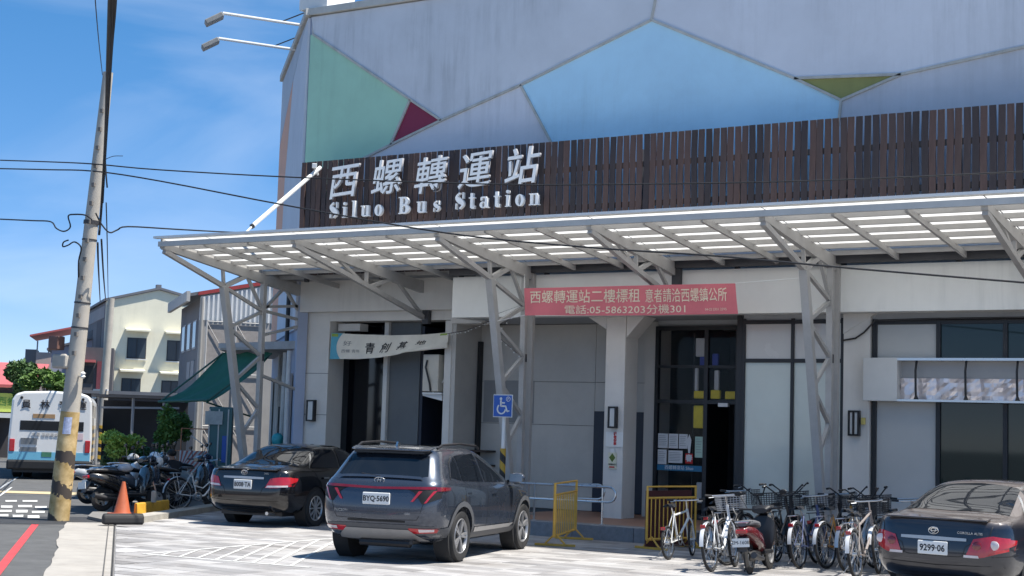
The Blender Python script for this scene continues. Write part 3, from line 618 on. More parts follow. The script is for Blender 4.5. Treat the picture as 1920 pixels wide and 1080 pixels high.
# ================================================================ THINGS ON THE FACADE
def wall_lamp(x, y, z0, z1, label, w=.21):
    t = thing('wall_lamp', label, 'lamp', (x, y, z0), group='lantern lamps on the station piers')
    h = z1-z0
    obj('frame', MB().box(-w/2, -w/2+.03, -.1, 0, 0, h).box(w/2-.03, w/2, -.1, 0, 0, h).box(-w/2+.03, w/2-.03, -.1, 0, h-.03, h).box(-w/2+.03, w/2-.03, -.1, 0, 0, .03), black, t, local=True)
    obj('diffuser', MB().box(-w/2+.035, w/2-.035, -.085, -.01, .035, h-.035), pm('opal_glass', (.62, .63, .62), .3, .04, 6), t, local=True); return t
wall_lamp(-21.56, 26.54, 1.89, 2.36, 'black framed lantern on the left pier above the black saloon car')
wall_lamp(-13.66, 25.83, 1.93, 2.34, 'black framed lantern on the free column above the posters', .17)
t = wall_lamp(-8.95, 25.89, 1.92, 2.36, 'black framed lantern on the pier beside the yellow switch box', .2)
obj('centre_bar', MB().box(-.02, .02, -.1, -.09, .03, .41), black, t, local=True)
tag(obj('switch_box', MB().box(-8.83, -8.76, 25.84, 25.89, 2.12, 2.24), pm('yellow_plastic', (.6, .5, .15), .5, .1, 6), bevel=.006), 'small yellow switch box beside the right pier lantern', 'switch')
# hanging cloth banners
def banner(name, label, pts_top, pts_bot, mat, nx=40, ny=8, wob=.03, edge=None):
    rows = []
    for jn in range(ny+1):
        v = jn/ny; r = []
        for i_ in range(nx+1):
            u = i_/nx; q = u*(len(pts_top)-1); a_ = min(int(q), len(pts_top)-2); fr = q-a_
            A_ = Vector(pts_top[a_]).lerp(Vector(pts_top[a_+1]), fr); B_ = Vector(pts_bot[a_]).lerp(Vector(pts_bot[a_+1]), fr)
            p = A_.lerp(B_, v); p.y += wob*math.sin(u*17+v*3)*v*.6+wob*.7*math.sin(u*31+1.3)*v+wob*.5*math.sin(u*7-v*2)
            r.append(p)
        rows.append(r)
    return rows
red = pm('faded_red_cloth', (.66, .17, .19), .85, .10, 2, dirt=.08)
yel = pm('banner_print_cream', (.82, .70, .52), .85, .08, 8)
def surf(rows, u, v, off=-.008):
    nx = len(rows[0])-1; ny = len(rows)-1; a_ = min(nx-1, max(0, int(u*nx))); b_ = min(ny-1, max(0, int(v*ny))); fu = u*nx-a_; fv = v*ny-b_
    p = rows[b_][a_].lerp(rows[b_][a_+1], fu).lerp(rows[b_+1][a_].lerp(rows[b_+1][a_+1], fu), fv); p = p.copy(); p.y += off; return p
def print_on(name, body, rows, u0, u1, v0, v1, mat, parent, xs=1., off=.0):
    """lettering laid onto the cloth surface"""
    me = text_mesh(body, 1., 0., off=off, res=2); xsv = [v.co.x for v in me.vertices]; ysv = [v.co.y for v in me.vertices]
    xa, xb, ya, yb = min(xsv), max(xsv), min(ysv), max(ysv)
    for v in me.vertices:
        v.co = surf(rows, u0+(u1-u0)*(v.co.x-xa)/(xb-xa), v1+(v0-v1)*(v.co.y-ya)/(yb-ya))
    me.materials.clear(); return link(name, me, mat, parent)
B2 = thing('rental_banner', 'faded red cloth banner with cream Chinese lettering and a phone number', 'banner', (-12.5, 24.0, 4.2))
rows = banner('b', '', [(-14.629, 24.0, 4.45), (-12.476, 24.0, 4.445), (-10.429, 24.0, 4.44)], [(-14.6, 24.0, 3.945), (-12.476, 24.0, 3.917), (-10.371, 24.0, 3.917)], red, wob=.022)
obj('cloth', MB().grid(rows), red, B2, smooth=True, fix=False)
print_on('lettering', '西螺轉運站二樓標租', rows, .03, .56, .10, .56, yel, B2, off=.003); print_on('lettering', '意者請洽西螺鎮公所', rows, .585, .96, .12, .58, yel, B2, off=.003)
print_on('lettering', '電話:05-5863203分機301', rows, .20, .77, .64, .95, yel, B2, off=.003); print_on('lettering', '04-22 2331 2595', rows, .86, .955, .80, .88, yel, B2)
for p, q in (((-14.63, 24.0, 4.45), (-15.30, 25.1, 4.84)), ((-10.43, 24.0, 4.44), (-9.2, 23.98, 4.5)), ((-14.6, 24.0, 3.95), (-15.30, 24.1, 3.85))): obj('cord', MB().tube([p, q], .006, 5), white, B2)
cream = pm('cream_cloth', (.78, .74, .64), .85, .1, 2.5, dirt=.2); ink = pm('black_ink', (.02, .02, .025), .8, .1, 8); bluec = pm('cloth_blue', (.12, .42, .55), .85, .1, 3)
B1 = thing('cloth_banner', 'sagging cream cloth banner with a blue end and black Chinese characters', 'banner', (-19.5, 26.45, 3.5))
rows = banner('b', '', [(-21.07, 26.48, 3.84), (-20.3, 26.42, 3.80), (-19.4, 26.4, 3.77), (-18.6, 26.42, 3.78), (-17.98, 26.5, 3.83)], [(-21.09, 26.46, 3.26), (-20.2, 26.36, 3.26), (-19.55, 26.28, 3.29), (-18.9, 26.3, 3.40), (-17.97, 26.47, 3.50)], cream, wob=.03)
obj('cloth', MB().grid(rows), cream, B1, smooth=True, fix=False)
for chs, u0, u1 in (('青', .315, .395), ('創', .46, .545), ('基', .61, .695)): print_on('lettering', chs, rows, u0, u1, .34, .80, ink, B1, off=.014)
print_on('lettering', '地', rows, .765, .84, .36, .62, ink, B1, off=.01); print_on('lettering', '西螺 青年', rows, .11, .26, .62, .75, pm('grey_ink', (.25, .25, .26), .8, .1, 6), B1); print_on('lettering', '好', rows, .12, .19, .28, .48, MATS['grey_ink'], B1)
blu = [[surf(rows, .002+.055*(1+.9*(abs(v-.5)*2)**2)*u/4, v, -.004) for u in range(5)] for v in [k/8 for k in range(9)]]
obj('blue_end', MB().grid(blu), bluec, B1, smooth=True, fix=False)
fold = [[surf(rows, .70+.30*u/10, 1-(.42*(u/10)+.02)*(w/3), -.03-.02*math.sin(w)) for u in range(11)] for w in range(4)]
obj('fold', MB().grid(fold), cream, B1, smooth=True, fix=False)
gd = pm('green_yellow_print', (.30, .42, .08), .8, .2, 12)
for u0, v0 in ((.93, .04), (.005, .02)): obj('corner_print', MB().grid([[surf(rows, u0+.06*u/3, v0+.12*v/3, -.006) for u in range(4)] for v in range(4)]), gd, B1, fix=False)
# string of fairy lights from the banner to the truss
t = thing('fairy_lights', 'string of small white bulbs draped from the cream banner to the truss column', 'lights', (-16.5, 25.6, 3.9))
pts = [Vector((-17.97, 26.45, 3.80)), Vector((-17.2, 26.0, 3.83)), Vector((-16.3, 25.5, 3.98)), Vector((-15.35, 24.05, 3.95)), Vector((-15.34, 25.1, 4.25)), Vector((-15.36, 24.2, 3.62)), Vector((-15.36, 25.15, 3.25)), Vector((-15.36, 24.5, 2.75))]
obj('wire', MB().tube(pts, .006, 5), black, t); bl = MB()
for a_, b_ in zip(pts, pts[1:]):
    for q in range(6):
        p = a_.lerp(b_, (q+.5)/6); obj('bulb', MB().ico((p.x+rnd.uniform(-.02, .02), p.y, p.z-.03), .016, 0), white, t)
# disabled parking sign
blue = pm('sign_blue', (.02, .10, .42), .4, .06, 8); hz = pm('hazard_sleeve', (.50, .30, .03), .5, .12, 9, bands=((.016, .016, .017), .30, .5, .05, 9.))
t = thing('parking_sign', 'blue and white wheelchair parking sign on a post with a striped foot', 'sign', (-14.70, 23.55, 0))
obj('post', MB().tube([(0, 0, .9), (0, 0, 2.4)], .034, 12), white, t, local=True); obj('striped_sleeve', MB().tube([(0, 0, 0), (0, 0, 1.5)], .055, 14), hz, t, local=True)
obj('plate', MB().box(-.205, .205, -.055, -.045, 2.06, 2.47), white, t, local=True, bevel=.008)
sp = obj('panel', MB().box(-.19, .19, -.062, -.056, 2.075, 2.455), blue, t, local=True)
wc = MB()
def flat(p, q, w, y=-.068): wc.bar((p[0], y, p[1]), (q[0], y, q[1]), w, .006, up=(0, 1, 0))
wc.lathe([(.0, -.003), (.026, -.003), (.026, .003), (.0, .003)], (-.035, -.068, 2.395), 'y', 14)
flat((-.035, 2.365), (-.03, 2.255), .034); flat((-.03, 2.32), (.05, 2.32), .024); flat((-.03, 2.262), (.065, 2.262), .030); flat((.065, 2.27), (.105, 2.165), .028); flat((.10, 2.165), (.15, 2.18), .024)
ap = arc((-.02, -.068, 2.21), .085, 130, 355, 16)
for p, q in zip(ap, ap[1:]): flat((p.x, p.z), (q.x, q.z), .026)
obj('wheelchair_symbol', wc, white, t, local=True, smooth=False)
rg = MB(); ap = arc((.12, -.068, 2.39), .042, 0, 360, 18)
for p, q in zip(ap, ap[1:]): rg.bar(p, q, .008, .005, up=(0, 1, 0))
obj('ring', rg, white, t, local=True, smooth=False); place_text('lettering', 'P', .075, white, t, (.12, -.069, 2.388), (1, 0, 0), (0, 0, 1), ext=.002)
# air conditioner in the left recess
t = thing('air_conditioner', 'beige outdoor air conditioning unit on a bracket in the left recess', 'air conditioner', (-18.4, 26.7, 2.5))
obj('casing', MB().box(-.23, .17, -.16, .14, .09, .87), pm('ac_beige', (.62, .58, .50), .5, .06, 4, dirt=.25), t, local=True, bevel=.015)
for z in (.18, .28, .38, .48, .58, .68): obj('louvre', MB().box(.03, .15, -.168, -.155, z, z+.03), MATS['ac_beige'], t, local=True)
obj('pipe', MB().tube([(-.1, -.19, .75), (-.13, -.2, .6), (-.08, -.2, .45), (-.02, -.19, .25), (0, -.18, .1)], .02, 8), black, t, local=True)
obj('bracket', MB().bar((-.23, 0, .05), (.26, .0, .05), .3, .04).bar((.0, -.1, .08), (.25, .05, .4), .03, .03), white, t, local=True)
obj('drip_tray', MB().prism([(-.25, -.1, .0), (.24, -.1, -.1), (.24, -.1, .02), (-.25, -.1, .04)], (0, .2, 0)), white, t, local=True)
# light-box sign frame with crumpled foil over the shop
LB = thing('light_box_frame', 'stripped shop light-box with a white end panel and crumpled foil lining', 'sign', (-6, 25.8, 2.5))
foil = pm('crumpled_foil', (.74, .68, .68), .32, .12, 3, metal=.6)
obj('end_panel', MB().box(-8.74, -8.14, 25.66, 25.95, 2.53, 3.27), pm('off_white_panel', (.60, .60, .58), .5, .05, 2), LB, bevel=.006)
obj('top_bar', MB().box(-8.14, -1.8, 25.66, 25.95, 3.225, 3.268), steel, LB); obj('bottom_bar', MB().box(-8.14, -1.8, 25.66, 25.95, 2.53, 2.565), steel, LB)
obj('back_panel', MB().box(-8.14, -1.8, 25.90, 25.94, 2.565, 3.225), pm('back_panel_grey', (.42, .41, .40), .6, .06, 2), LB)
rr = random.Random(3); fr = []
for jn in range(6): fr.append([Vector((-8.13+.075*i_+rr.uniform(-.02, .02), 25.85-.045*rr.random()-.03*math.sin(i_*1.3+jn*.2), 2.57+.36*jn/5)) for i_ in range(84)])
obj('foil_lining', MB().grid(fr), foil, LB, smooth=False, fix=False)
for x in (-7.83, -6.99, -6.15, -5.3, -4.4, -3.5): obj('lamp_bracket', MB().tube([(x, 25.75, 3.23), (x, 25.68, 3.05), (x, 25.7, 2.7), (x, 25.72, 2.57)], .022, 6).lathe([(.045, 0), (.02, .07)], (x, 25.72, 2.565), 'z', 8), black, LB)
# posters and papers
paper = pm('paper_white', (.66, .66, .66), .8, .05, 6)
t = thing('notice_board', 'white notice plate with red characters on the free column', 'notice', (-13.64, 25.83, 1.58))
obj('plate', MB().box(-.18, .19, -.012, -.002, 0, .28), white, t, local=True)
redink = pm('red_ink', (.55, .03, .03), .7, .1, 6)
for q, chs in enumerate('請勿停車'): place_text('lettering', chs, .062, redink, t, (.02, -.015, .245-q*.063), (1, 0, 0), (0, 0, 1), ext=.001, off=.004)
t = thing('evacuation_sign', 'small sign with a green diamond and red bar below the notice plate', 'sign', (-13.67, 25.83, 1.16))
obj('plate', MB().box(-.085, .085, -.010, -.002, 0, .31), pm('sign_cream', (.68, .66, .50), .6, .06, 6), t, local=True); obj('hook_plate', MB().box(-.045, .045, -.010, -.002, .31, .38), white, t, local=True)
obj('diamond', MB().prism([(0, -.016, .13), (.065, -.016, .215), (0, -.016, .295), (-.065, -.016, .215)], (0, .004, 0)), pm('diamond_green', (.10, .16, .02), .5, .1, 8), t, local=True)
obj('arrow', MB().box(-.06, .05, -.016, -.012, .025, .05), redink, t, local=True); place_text('lettering', '避難收容', .04, ink, t, (0, -.014, .085), (1, 0, 0), (0, 0, 1), ext=.001)
for q, (x0, x1, z0, z1) in enumerate(((-13.29, -13.08, 1.58, 1.86), (-13.06, -12.86, 1.58, 1.86), (-12.84, -12.66, 1.58, 1.86), (-13.29, -13.10, 1.27, 1.55), (-13.06, -12.76, 1.30, 1.54), (-12.50, -12.34, 1.42, 1.82))):
    lab = ['left notice of the upper row of papers on the entrance glass', 'middle notice of the upper row of papers on the entrance glass', 'right notice of the upper row of papers on the entrance glass', 'left notice of the lower row of papers on the entrance glass', 'wide lower notice on the entrance glass', 'green and white flyer by the door edge'][q]
    t = thing('paper_notice', lab, 'notice', ((x0+x1)/2, 26.99, z0), group='papers on the entrance glass'); w = x1-x0; hh = z1-z0
    obj('sheet', MB().box(-w/2, w/2, -.006, -.002, 0, hh), pm('flyer_green', (.45, .6, .5), .7, .1, 5) if q == 5 else paper, t, local=True)
    for k in range(6): obj('text_line', MB().box(-w/2+.02, w/2-.02-rnd.random()*.05, -.009, -.0065, hh-.05-k*hh/8, hh-.042-k*hh/8), MATS['grey_ink'], t, local=True)
t = thing('glass_band', 'blue printed band with small white characters across the entrance glass', 'sticker', (-12.83, 26.99, 1.15))
obj('strip', MB().box(-.47, .48, -.005, -.001, 0, .11), pm('band_blue', (.02, .16, .30), .5, .06, 6), t, local=True); place_text('lettering', '西螺轉運站 Siluo', .085, white, t, (0, -.007, .055), (1, 0, 0), (0, 0, 1), ext=.001)
t = thing('paper_talisman', 'red and white paper ornament stuck to the entrance glass', 'ornament', (-12.62, 26.985, 1.3))
obj('tail', MB().prism([(-.02, -.005, .2), (.02, -.005, .2), (.045, -.005, .45), (0, -.005, .56), (-.045, -.005, .45)], (0, .003, 0)), paper, t, local=True); obj('seal', MB().box(-.08, .08, -.006, -.002, 0, .19), redink, t, local=True); place_text('lettering', '春', .14, paper, t, (0, -.008, .095), (1, 0, 0), (0, 0, 1), ext=.001, off=.006)
# goods behind the entrance glass
ylw = pm('bag_yellow', (.90, .68, .03), .5, .15, 7); blb = pm('box_blue', (.03, .06, .40), .5, .15, 7)
gl = [('yellow_bag', 'bright yellow bag hanging inside the entrance glass below the transom', 'bag', -12.57, -12.36, 1.98, 2.42, ylw), ('yellow_box', 'yellow carton on the upper shelf left of the door mullion', 'box', -12.57, -12.34, 2.55, 2.70, ylw), ('yellow_box', 'yellow carton over the doorway beside the mullion', 'box', -12.22, -12.02, 2.55, 2.72, ylw),
      ('yellow_box', 'yellow carton at the right end over the doorway', 'box', -11.92, -11.70, 2.55, 2.70, ylw), ('paper_roll', 'tall white paper roll left of the door mullion', 'roll', -12.56, -12.49, 2.70, 3.14, paper), ('paper_roll', 'tall white paper roll above the doorway', 'roll', -12.15, -12.05, 2.72, 3.1, paper),
      ('blue_box', 'blue box behind the upper glass left of the mullion', 'box', -12.46, -12.30, 3.15, 3.36, blb), ('blue_box', 'blue and red box behind the upper glass right of the mullion', 'box', -12.2, -12.07, 3.18, 3.42, blb), ('white_carton', 'white carton high behind the entrance glass', 'box', -12.55, -12.34, 3.36, 3.72, paper), ('food_cup', 'pale cup low behind the entrance glass', 'cup', -12.48, -12.36, .55, .95, paper)]
for nm, lab, ca, x0, x1, z0, z1, mt in gl:
    tag(obj(nm, MB().box(x0, x1, 27.025, 27.10, z0, z1), mt, bevel=.02), lab, ca)
tag(obj('display_shelf', MB().box(-12.6, -11.7, 27.105, 27.4, 2.53, 2.55).box(-12.6, -11.7, 27.105, 27.4, 3.13, 3.15).box(-12.62, -12.6, 27.105, 27.4, .25, 3.8), darkf), 'dark display shelf rack standing inside the entrance glass', 'shelf')
# flood-light arms on the end wall and the security camera
for q, (s, z, lab) in enumerate(((1.0, 11.05, 'upper floodlight on a long white arm at the roof edge'), (3.2, 11.0, 'lower floodlight on a long white arm further along the roof edge'))):
    t = thing('floodlight_arm', lab, 'floodlight', CH(s, z, .0), group='floodlights on the end wall')
    e1 = chn*1.9+Vector((0, 0, .12)); obj('arm', MB().tube([(0, 0, 0), e1], .035, 8), white, t, local=True); obj('brace', MB().tube([chn*.05+Vector((0, 0, .3)), chn*.55+Vector((0, 0, .05))], .015, 6), black, t, local=True)
    hd = MB(); hd.bar(e1+Vector((0, 0, -.05)), e1+chn*.38+Vector((0, 0, -.28)), .34, .12, up=(0, 0, 1)); h_ = obj('lamp_head', hd, pm('lamp_grey', (.25, .25, .24), .5, .15, 8), t, local=True, bevel=.02)
    obj('yoke', MB().tube([e1, e1+chn*.12+Vector((0, 0, -.1))], .03, 6), black, t, local=True)
t = thing('security_camera', 'small white security camera at the left end of the timber screen', 'camera', (-20.75, 25.25, 7.28))
obj('body', MB().bar((0, 0, .05), (.25, -.3, .0), .1, .1), white, t, local=True, bevel=.01); obj('mount', MB().tube([(.05, -.05, .0), (.03, .1, -.12)], .025, 8), white, t, local=True)
# porch handrail
hr = thing('handrail', 'stainless double handrail with a rounded end at the porch ramp', 'handrail', (-13.5, 23.75, .24))
for z in (.90, .64): pass
loop = [(-15.9, 23.75, .88), (-12.62, 23.75, .90)]+arc((-12.62, 23.75, .77), .13, 90, -90, 8)+[(-15.9, 23.75, .62)]
obj('rail', MB().tube(loop, .022, 8), steel, hr)
for x in (-14.13, -12.75): obj('post', MB().tube([(x, 23.75, .24), (x, 23.75, .88)], .02, 8).lathe([(.05, 0), (.05, .012), (.02, .02)], (x, 23.75, .24), 'z', 10), steel, hr)
hr2 = [(-13.9, 24.6, .88), (-13.3, 24.6, .9)]+arc((-13.3, 24.6, .77), .13, 90, -90, 8)+[(-13.9, 24.6, .63)]
obj('inner_rail', MB().tube(hr2, .02, 8), steel, hr)
# yellow pedestrian barriers
by = pm('barrier_yellow', (.74, .42, .07), .5, .14, 5, dirt=.35)
def barrier(a, b, label, feet=True):
    # tubular frame, twelve bays, splayed feet
    a = Vector(a); b = Vector(b); L_ = (b-a).length; t = thing('crowd_barrier', label, 'barrier', (a.x, a.y, 0), math.atan2(b.y-a.y, b.x-a.x), 'yellow crowd barriers by the porch')
    obj('frame', MB().tube([(0, 0, .16), (0, 0, 1.0), (L_, 0, 1.0), (L_, 0, .16), (0, 0, .16)], .022, 8).tube([(0, 0, .82), (L_, 0, .82)], .018, 8), by, t, local=True)
    n = 12
    for k in range(1, n): obj('bar', MB().tube([(L_*k/n, 0, .16), (L_*k/n, 0, .82)], .011, 6), by, t, local=True)
    for x in (.12, L_-.12) if feet else (.2, L_-.2):
        obj('foot', MB().bar((x, -.33, .02), (x, .33, .02), .05, .035).tube([(x, -.16, .04), (x, 0, .2)], .016, 6).tube([(x, .16, .04), (x, 0, .2)], .016, 6), by, t, local=True)
barrier((-12.38, 21.45), (-13.02, 23.3), 'yellow barrier standing alone between the grey car and the column')
barrier((-11.10, 22.2), (-10.80, 23.38), 'yellow barrier behind the small white folding bicycle')
tag(obj('red_board', MB().prism([(-11.17, 22.32, .02), (-10.9, 23.44, .02), (-10.9, 23.44, .93), (-11.17, 22.32, .93)], (-.03, .012, 0)), pm('maroon_board', (.085, .02, .02), .6, .15, 4)), 'dark maroon board leaning on the second yellow barrier', 'board')
# ================================================================ CARS
def lerp_list(tab, y):
    if y <= tab[0][0]: return tab[0][1]
    for (a, va), (b, vb) in zip(tab, tab[1:]):
        if y <= b:
            t = (y-a)/(b-a); t = t*t*(3-2*t); return va+(vb-va)*t
    return tab[-1][1]
def ring(yr, yf, w, z, cr, cf, br, bf, tr=.04, tf=.06):
    """half outline of a car body at one level, from rear centre to front centre; x is half width"""
    pts = []
    def seg(a, b, n): pts.extend([(a[0]+(b[0]-a[0])*k/n, a[1]+(b[1]-a[1])*k/n) for k in range(n)])
    cr = min(cr, w*.7); cf = min(cf, w*.7)
    seg((0, yr), (w-cr, yr), 5)
    pts.extend([(w-cr+cr*math.sin(R(90*k/5)), yr+cr-cr*math.cos(R(90*k/5))) for k in range(5)])
    seg((w, yr+cr), (w, yf-cf), 16)
    pts.extend([(w-cf+cf*math.cos(R(90*k/5)), yf-cf+cf*math.sin(R(90*k/5))) for k in range(5)])
    seg((w-cf, yf), (0, yf), 5); pts.append((0, yf))
    out = []; ym = (yr+yf)/2; hl = (yf-yr)/2
    for x, y in pts:
        q = (y-ym)/hl; k = (tr*min(0, q)**2 if q < 0 else tf*q*q)
        y2 = y+(br*(x/w)**2 if q < -.6 else (-bf*(x/w)**2 if q > .6 else 0))
        out.append(Vector((x*(1-k), y2, z if not isinstance(z, list) else lerp_list(z, y2))))
    return out
class Car:
    def __init__(s, name, label, loc, yaw, rings, axles, r, paint, track, top_z):
        s.t = thing(name, label, 'car', loc, yaw)
        mb = MB(); n = None; loops = []
        for rg in rings:
            h = ring(**rg); full = h+[Vector((-p.x, p.y, p.z)) for p in h[-2:0:-1]]; loops.append(full); n = len(full)
        for i in range(len(loops)): mb.v += loops[i]
        for i in range(len(loops)-1):
            for k in range(n): mb.f.append((i*n+k, i*n+(k+1) % n, (i+1)*n+(k+1) % n, (i+1)*n+k))
        for i, rev in ((0, True), (len(loops)-1, False)):      # caps as strips across the car
            base = i*n; h = n//2
            for k in range(h):
                a, b = base+k, base+k+1; c, d = base+(n-k-1) % n, base+(n-k) % n
                f = (a, b, c, d) if k else (a, b, c)
                f = tuple(dict.fromkeys(f))
                if len(f) >= 3: mb.f.append(f if not rev else f[::-1])
        me = mb.mesh('body', True); o = bpy.data.objects.new('tmp', me); COL.objects.link(o)
        m = o.modifiers.new('s', 'SUBSURF'); m.levels = 1
        cut = MB()
        for y in axles:
            for sx in (-1, 1):
                x0, x1 = (track-.17, 1.3) if sx > 0 else (-1.3, -(track-.17))
                cut.lathe([(r+.055, x0), (r+.055, x1)], (0, y, r+.01), 'x', 36)
        cme = cut.mesh('cut', False); co = bpy.data.objects.new('cut', cme); COL.objects.link(co)
        dg = bpy.context.evaluated_depsgraph_get(); smooth_me = bpy.data.meshes.new_from_object(o.evaluated_get(dg))
        s.bvh = BVHTree.FromPolygons([v.co.copy() for v in smooth_me.vertices], [list(p.vertices) for p in smooth_me.polygons])
        bo = o.modifiers.new('b', 'BOOLEAN'); bo.object = co; bo.operation = 'DIFFERENCE'; bo.solver = 'EXACT'; bo.use_self = True
        dg = bpy.context.evaluated_depsgraph_get(); dg.update(); fin = bpy.data.meshes.new_from_object(o.evaluated_get(dg))
        bpy.data.objects.remove(o); bpy.data.objects.remove(co)
        fin.polygons.foreach_set('use_smooth', [True]*len(fin.polygons))
        try: fin.set_sharp_from_angle(angle=R(35))
        except Exception: pass
        fin.materials.clear(); s.body = link('body', fin, paint, s.t, local=True); s.paint = paint
        for y in axles:
            for sx in (-1, 1):
                xa = sx*(track-.16); xb = sx*(track+.06)
                link('wheel_well', MB().lathe([(.02, xa), (r+.05, xa), (r+.05, xb)], (0, y, r+.01), 'x', 28).mesh('well', True), rubber, s.t, local=True)
    def hit(s, p, d, off):
        d = Vector(d).normalized(); loc, nor, idx, dist = s.bvh.ray_cast(Vector(p)-d*3, d)
        if loc is None or (d.y > .9 and loc.y > .9): return None
        return loc-d*off
    def patch(s, name, mat, view, low, top, nu=14, nv=6, off=.006, mirror=False, parent=None, label=None):
        """sheet laid onto the body: 'low' and 'top' are outlines seen from 'view' (rear: x,z / right: y,z / left: y,z / up: x,y)"""
        def res(pl, n):
            pl = [Vector(p) for p in pl]; L = [0]
            for a, b in zip(pl, pl[1:]): L.append(L[-1]+(b-a).length)
            out = []
            for k in range(n+1):
                q = L[-1]*k/n; j = 0
                while j < len(L)-2 and L[j+1] < q: j += 1
                t = (q-L[j])/max(1e-9, L[j+1]-L[j]); out.append(pl[j].lerp(pl[j+1], t))
            return out
        lo, hi = res(low, nu), res(top, nu); rows = []
        D = {'rear': (0, 1, 0), 'right': (-1, 0, 0), 'left': (1, 0, 0), 'up': (0, 0, -1), 'rearup': (0, .8, -.6), 'front': (0, -1, 0)}[view]
        for jn in range(nv+1):
            r_ = []
            for k in range(nu+1):
                q = lo[k].lerp(hi[k], jn/nv)
                P = {'rear': lambda: (q.x, 0, q.y), 'front': lambda: (q.x, 4, q.y), 'right': lambda: (.8, q.x, q.y), 'left': lambda: (-.8, q.x, q.y), 'up': lambda: (q.x, q.y, 1.2), 'rearup': lambda: (q.x, .0, q.y)}[view]()
                h = s.hit(P, D, off)
                r_.append(h)
            rows.append(r_)
        for jn, r_ in enumerate(rows):
            good = [k for k, h in enumerate(r_) if h is not None]
            for k in range(len(r_)):
                if r_[k] is None:
                    up = next((rows[q][k] for q in list(range(jn+1, nv+1))+list(range(jn-1, -1, -1)) if rows[q][k] is not None), None)
                    r_[k] = (up.copy() if up is not None else (r_[min(good, key=lambda g: abs(g-k))].copy() if good else Vector((0, .3, .5))))
        rowset = [rows]
        if mirror: rowset.append([[Vector((-p.x, p.y, p.z)) for p in r_] for r_ in rows])
        out = []
        for rs in rowset:
            o = obj(name, MB().grid(rs), mat, parent or s.t, local=True, smooth=True, fix=False)
            if label: o['label'] = label
            out.append(o)
        return out[0]
    def ribbon(s, mat, view, pts, w=.008, off=.003, name='panel_gap', mirror=False):
        pts = [Vector(p) for p in pts]; lo, hi = [], []
        for k, p in enumerate(pts):
            d = (pts[min(k+1, len(pts)-1)]-pts[max(k-1, 0)]).normalized(); n = Vector((-d.y, d.x))*w/2; lo.append(p-n); hi.append(p+n)
        return s.patch(name, mat, view, lo, hi, nu=max(8, 4*len(pts)), nv=1, off=off, mirror=mirror)
    def wheels(s, axles, r, track, rim_mat, spokes, double, wdt=.22, steer=0):
        tyre = MB().lathe([(r*.66, -wdt*.42), (r*.80, -wdt*.5), (r*.95, -wdt*.48), (r, -wdt*.34), (r, wdt*.34), (r*.95, wdt*.48), (r*.80, wdt*.5), (r*.66, wdt*.42)], (0, 0, 0), 'x', 40, close=True).mesh('wheel', True)
        rim = MB().lathe([(r*.60, -wdt*.3), (r*.665, -wdt*.42), (r*.69, wdt*.44), (r*.665, wdt*.47), (r*.63, wdt*.40), (r*.60, wdt*.1)], (0, 0, 0), 'x', 40, close=True)
        rim.lathe([(0, wdt*.40), (r*.13, wdt*.38), (r*.15, wdt*.2), (0, wdt*.2)], (0, 0, 0), 'x', 16)
        for k in range(spokes):
            for da in ((-.13, .13) if double else (0,)):
                a = 2*math.pi*k/spokes; a2 = a+da; a1 = a+da*.35
                rim.bar((wdt*.34, r*.10*math.cos(a1), r*.10*math.sin(a1)), (wdt*.37, r*.64*math.cos(a2), r*.64*math.sin(a2)), r*(.085 if double else (.075 if spokes > 7 else .13)), .035, up=(1, 0, 0))
        rme = rim.mesh('rim', True); disc = MB().lathe([(0, -.01), (r*.55, -.01), (r*.55, .02), (0, .02)], (0, 0, 0), 'x', 24).mesh('brake_disc', True)
        rme.materials.append(rim_mat); tyre.materials.append(rubber); disc.materials.append(black)
        for i, y in enumerate(axles):
            for sx in (1, -1):
                w = link('wheel', tyre, None, s.t, local=True); w.location = (sx*(track-.01), y, r); w.rotation_euler = (0.3*i, 0, (0 if sx > 0 else math.pi)+(steer if i else 0))
                link('rim', rme, None, w, local=True); link('brake_disc', disc, None, w, local=True)
    def plate(s, text, z, w=.34, h=.15, size=.105):
        p = s.hit((0, 0, z), (0, 1, 0), .012); y = p.y
        o = obj('licence_plate', MB().box(-w/2, w/2, y-.008, y+.02, z-h/2, z+h/2), white, s.t, local=True, bevel=.01)
        place_text('lettering', text, size, ink, o, (0, y-.011, z-.005), (1, 0, 0), (0, 0, 1), ext=.001, off=.002, xs=.86)
    def box(s, name, mat, x0, x1, y0, y1, z0, z1, bevel=.01): return obj(name, MB().box(x0, x1, y0, y1, z0, z1), mat, s.t, local=True, bevel=bevel)
    def mirror(s, y, z, w, mat):
        for sx in (1, -1):
            o = obj('door_mirror', MB().ico((sx*(w+.14), y, z), 1, 2, (.13, .075, .085)), mat, s.t, local=True)
            obj('mirror_arm', MB().bar((sx*(w-.03), y+.04, z-.06), (sx*(w+.08), y+.02, z-.05), .05, .04), black, o, local=True)
            obj('mirror_glass', MB().box(sx*(w+.14)-.10, sx*(w+.14)+.10, y-.082, y-.076, z-.06, z+.06), steel, o, local=True)
    def emblem_ovals(s, z, sc, off=.012):
        p = s.hit((0, 0, z), (0, 1, 0), off); mb = MB()
        for cx, cz, rx, rz_ in ((0, 0, 1.0, .68), (0, .12, .42, .55 if False else .5), (0, .33, .86, .24)):
            pts = [Vector((sc*(cx+rx*math.cos(2*math.pi*k/24)), p.y, z+sc*(cz*.6+rz_*math.sin(2*math.pi*k/24)))) for k in range(25)]
            mb.tube(pts, sc*.09, 6, cap=False)
        obj('emblem', mb, chrome, s.t, local=True)
rubber = pm('tyre_rubber', (.022, .022, .023), .85, .2, 14, bump=.2, dirt=.2)
chrome = pm('chrome', (.62, .62, .62), .22, .04, 8, metal=1.)
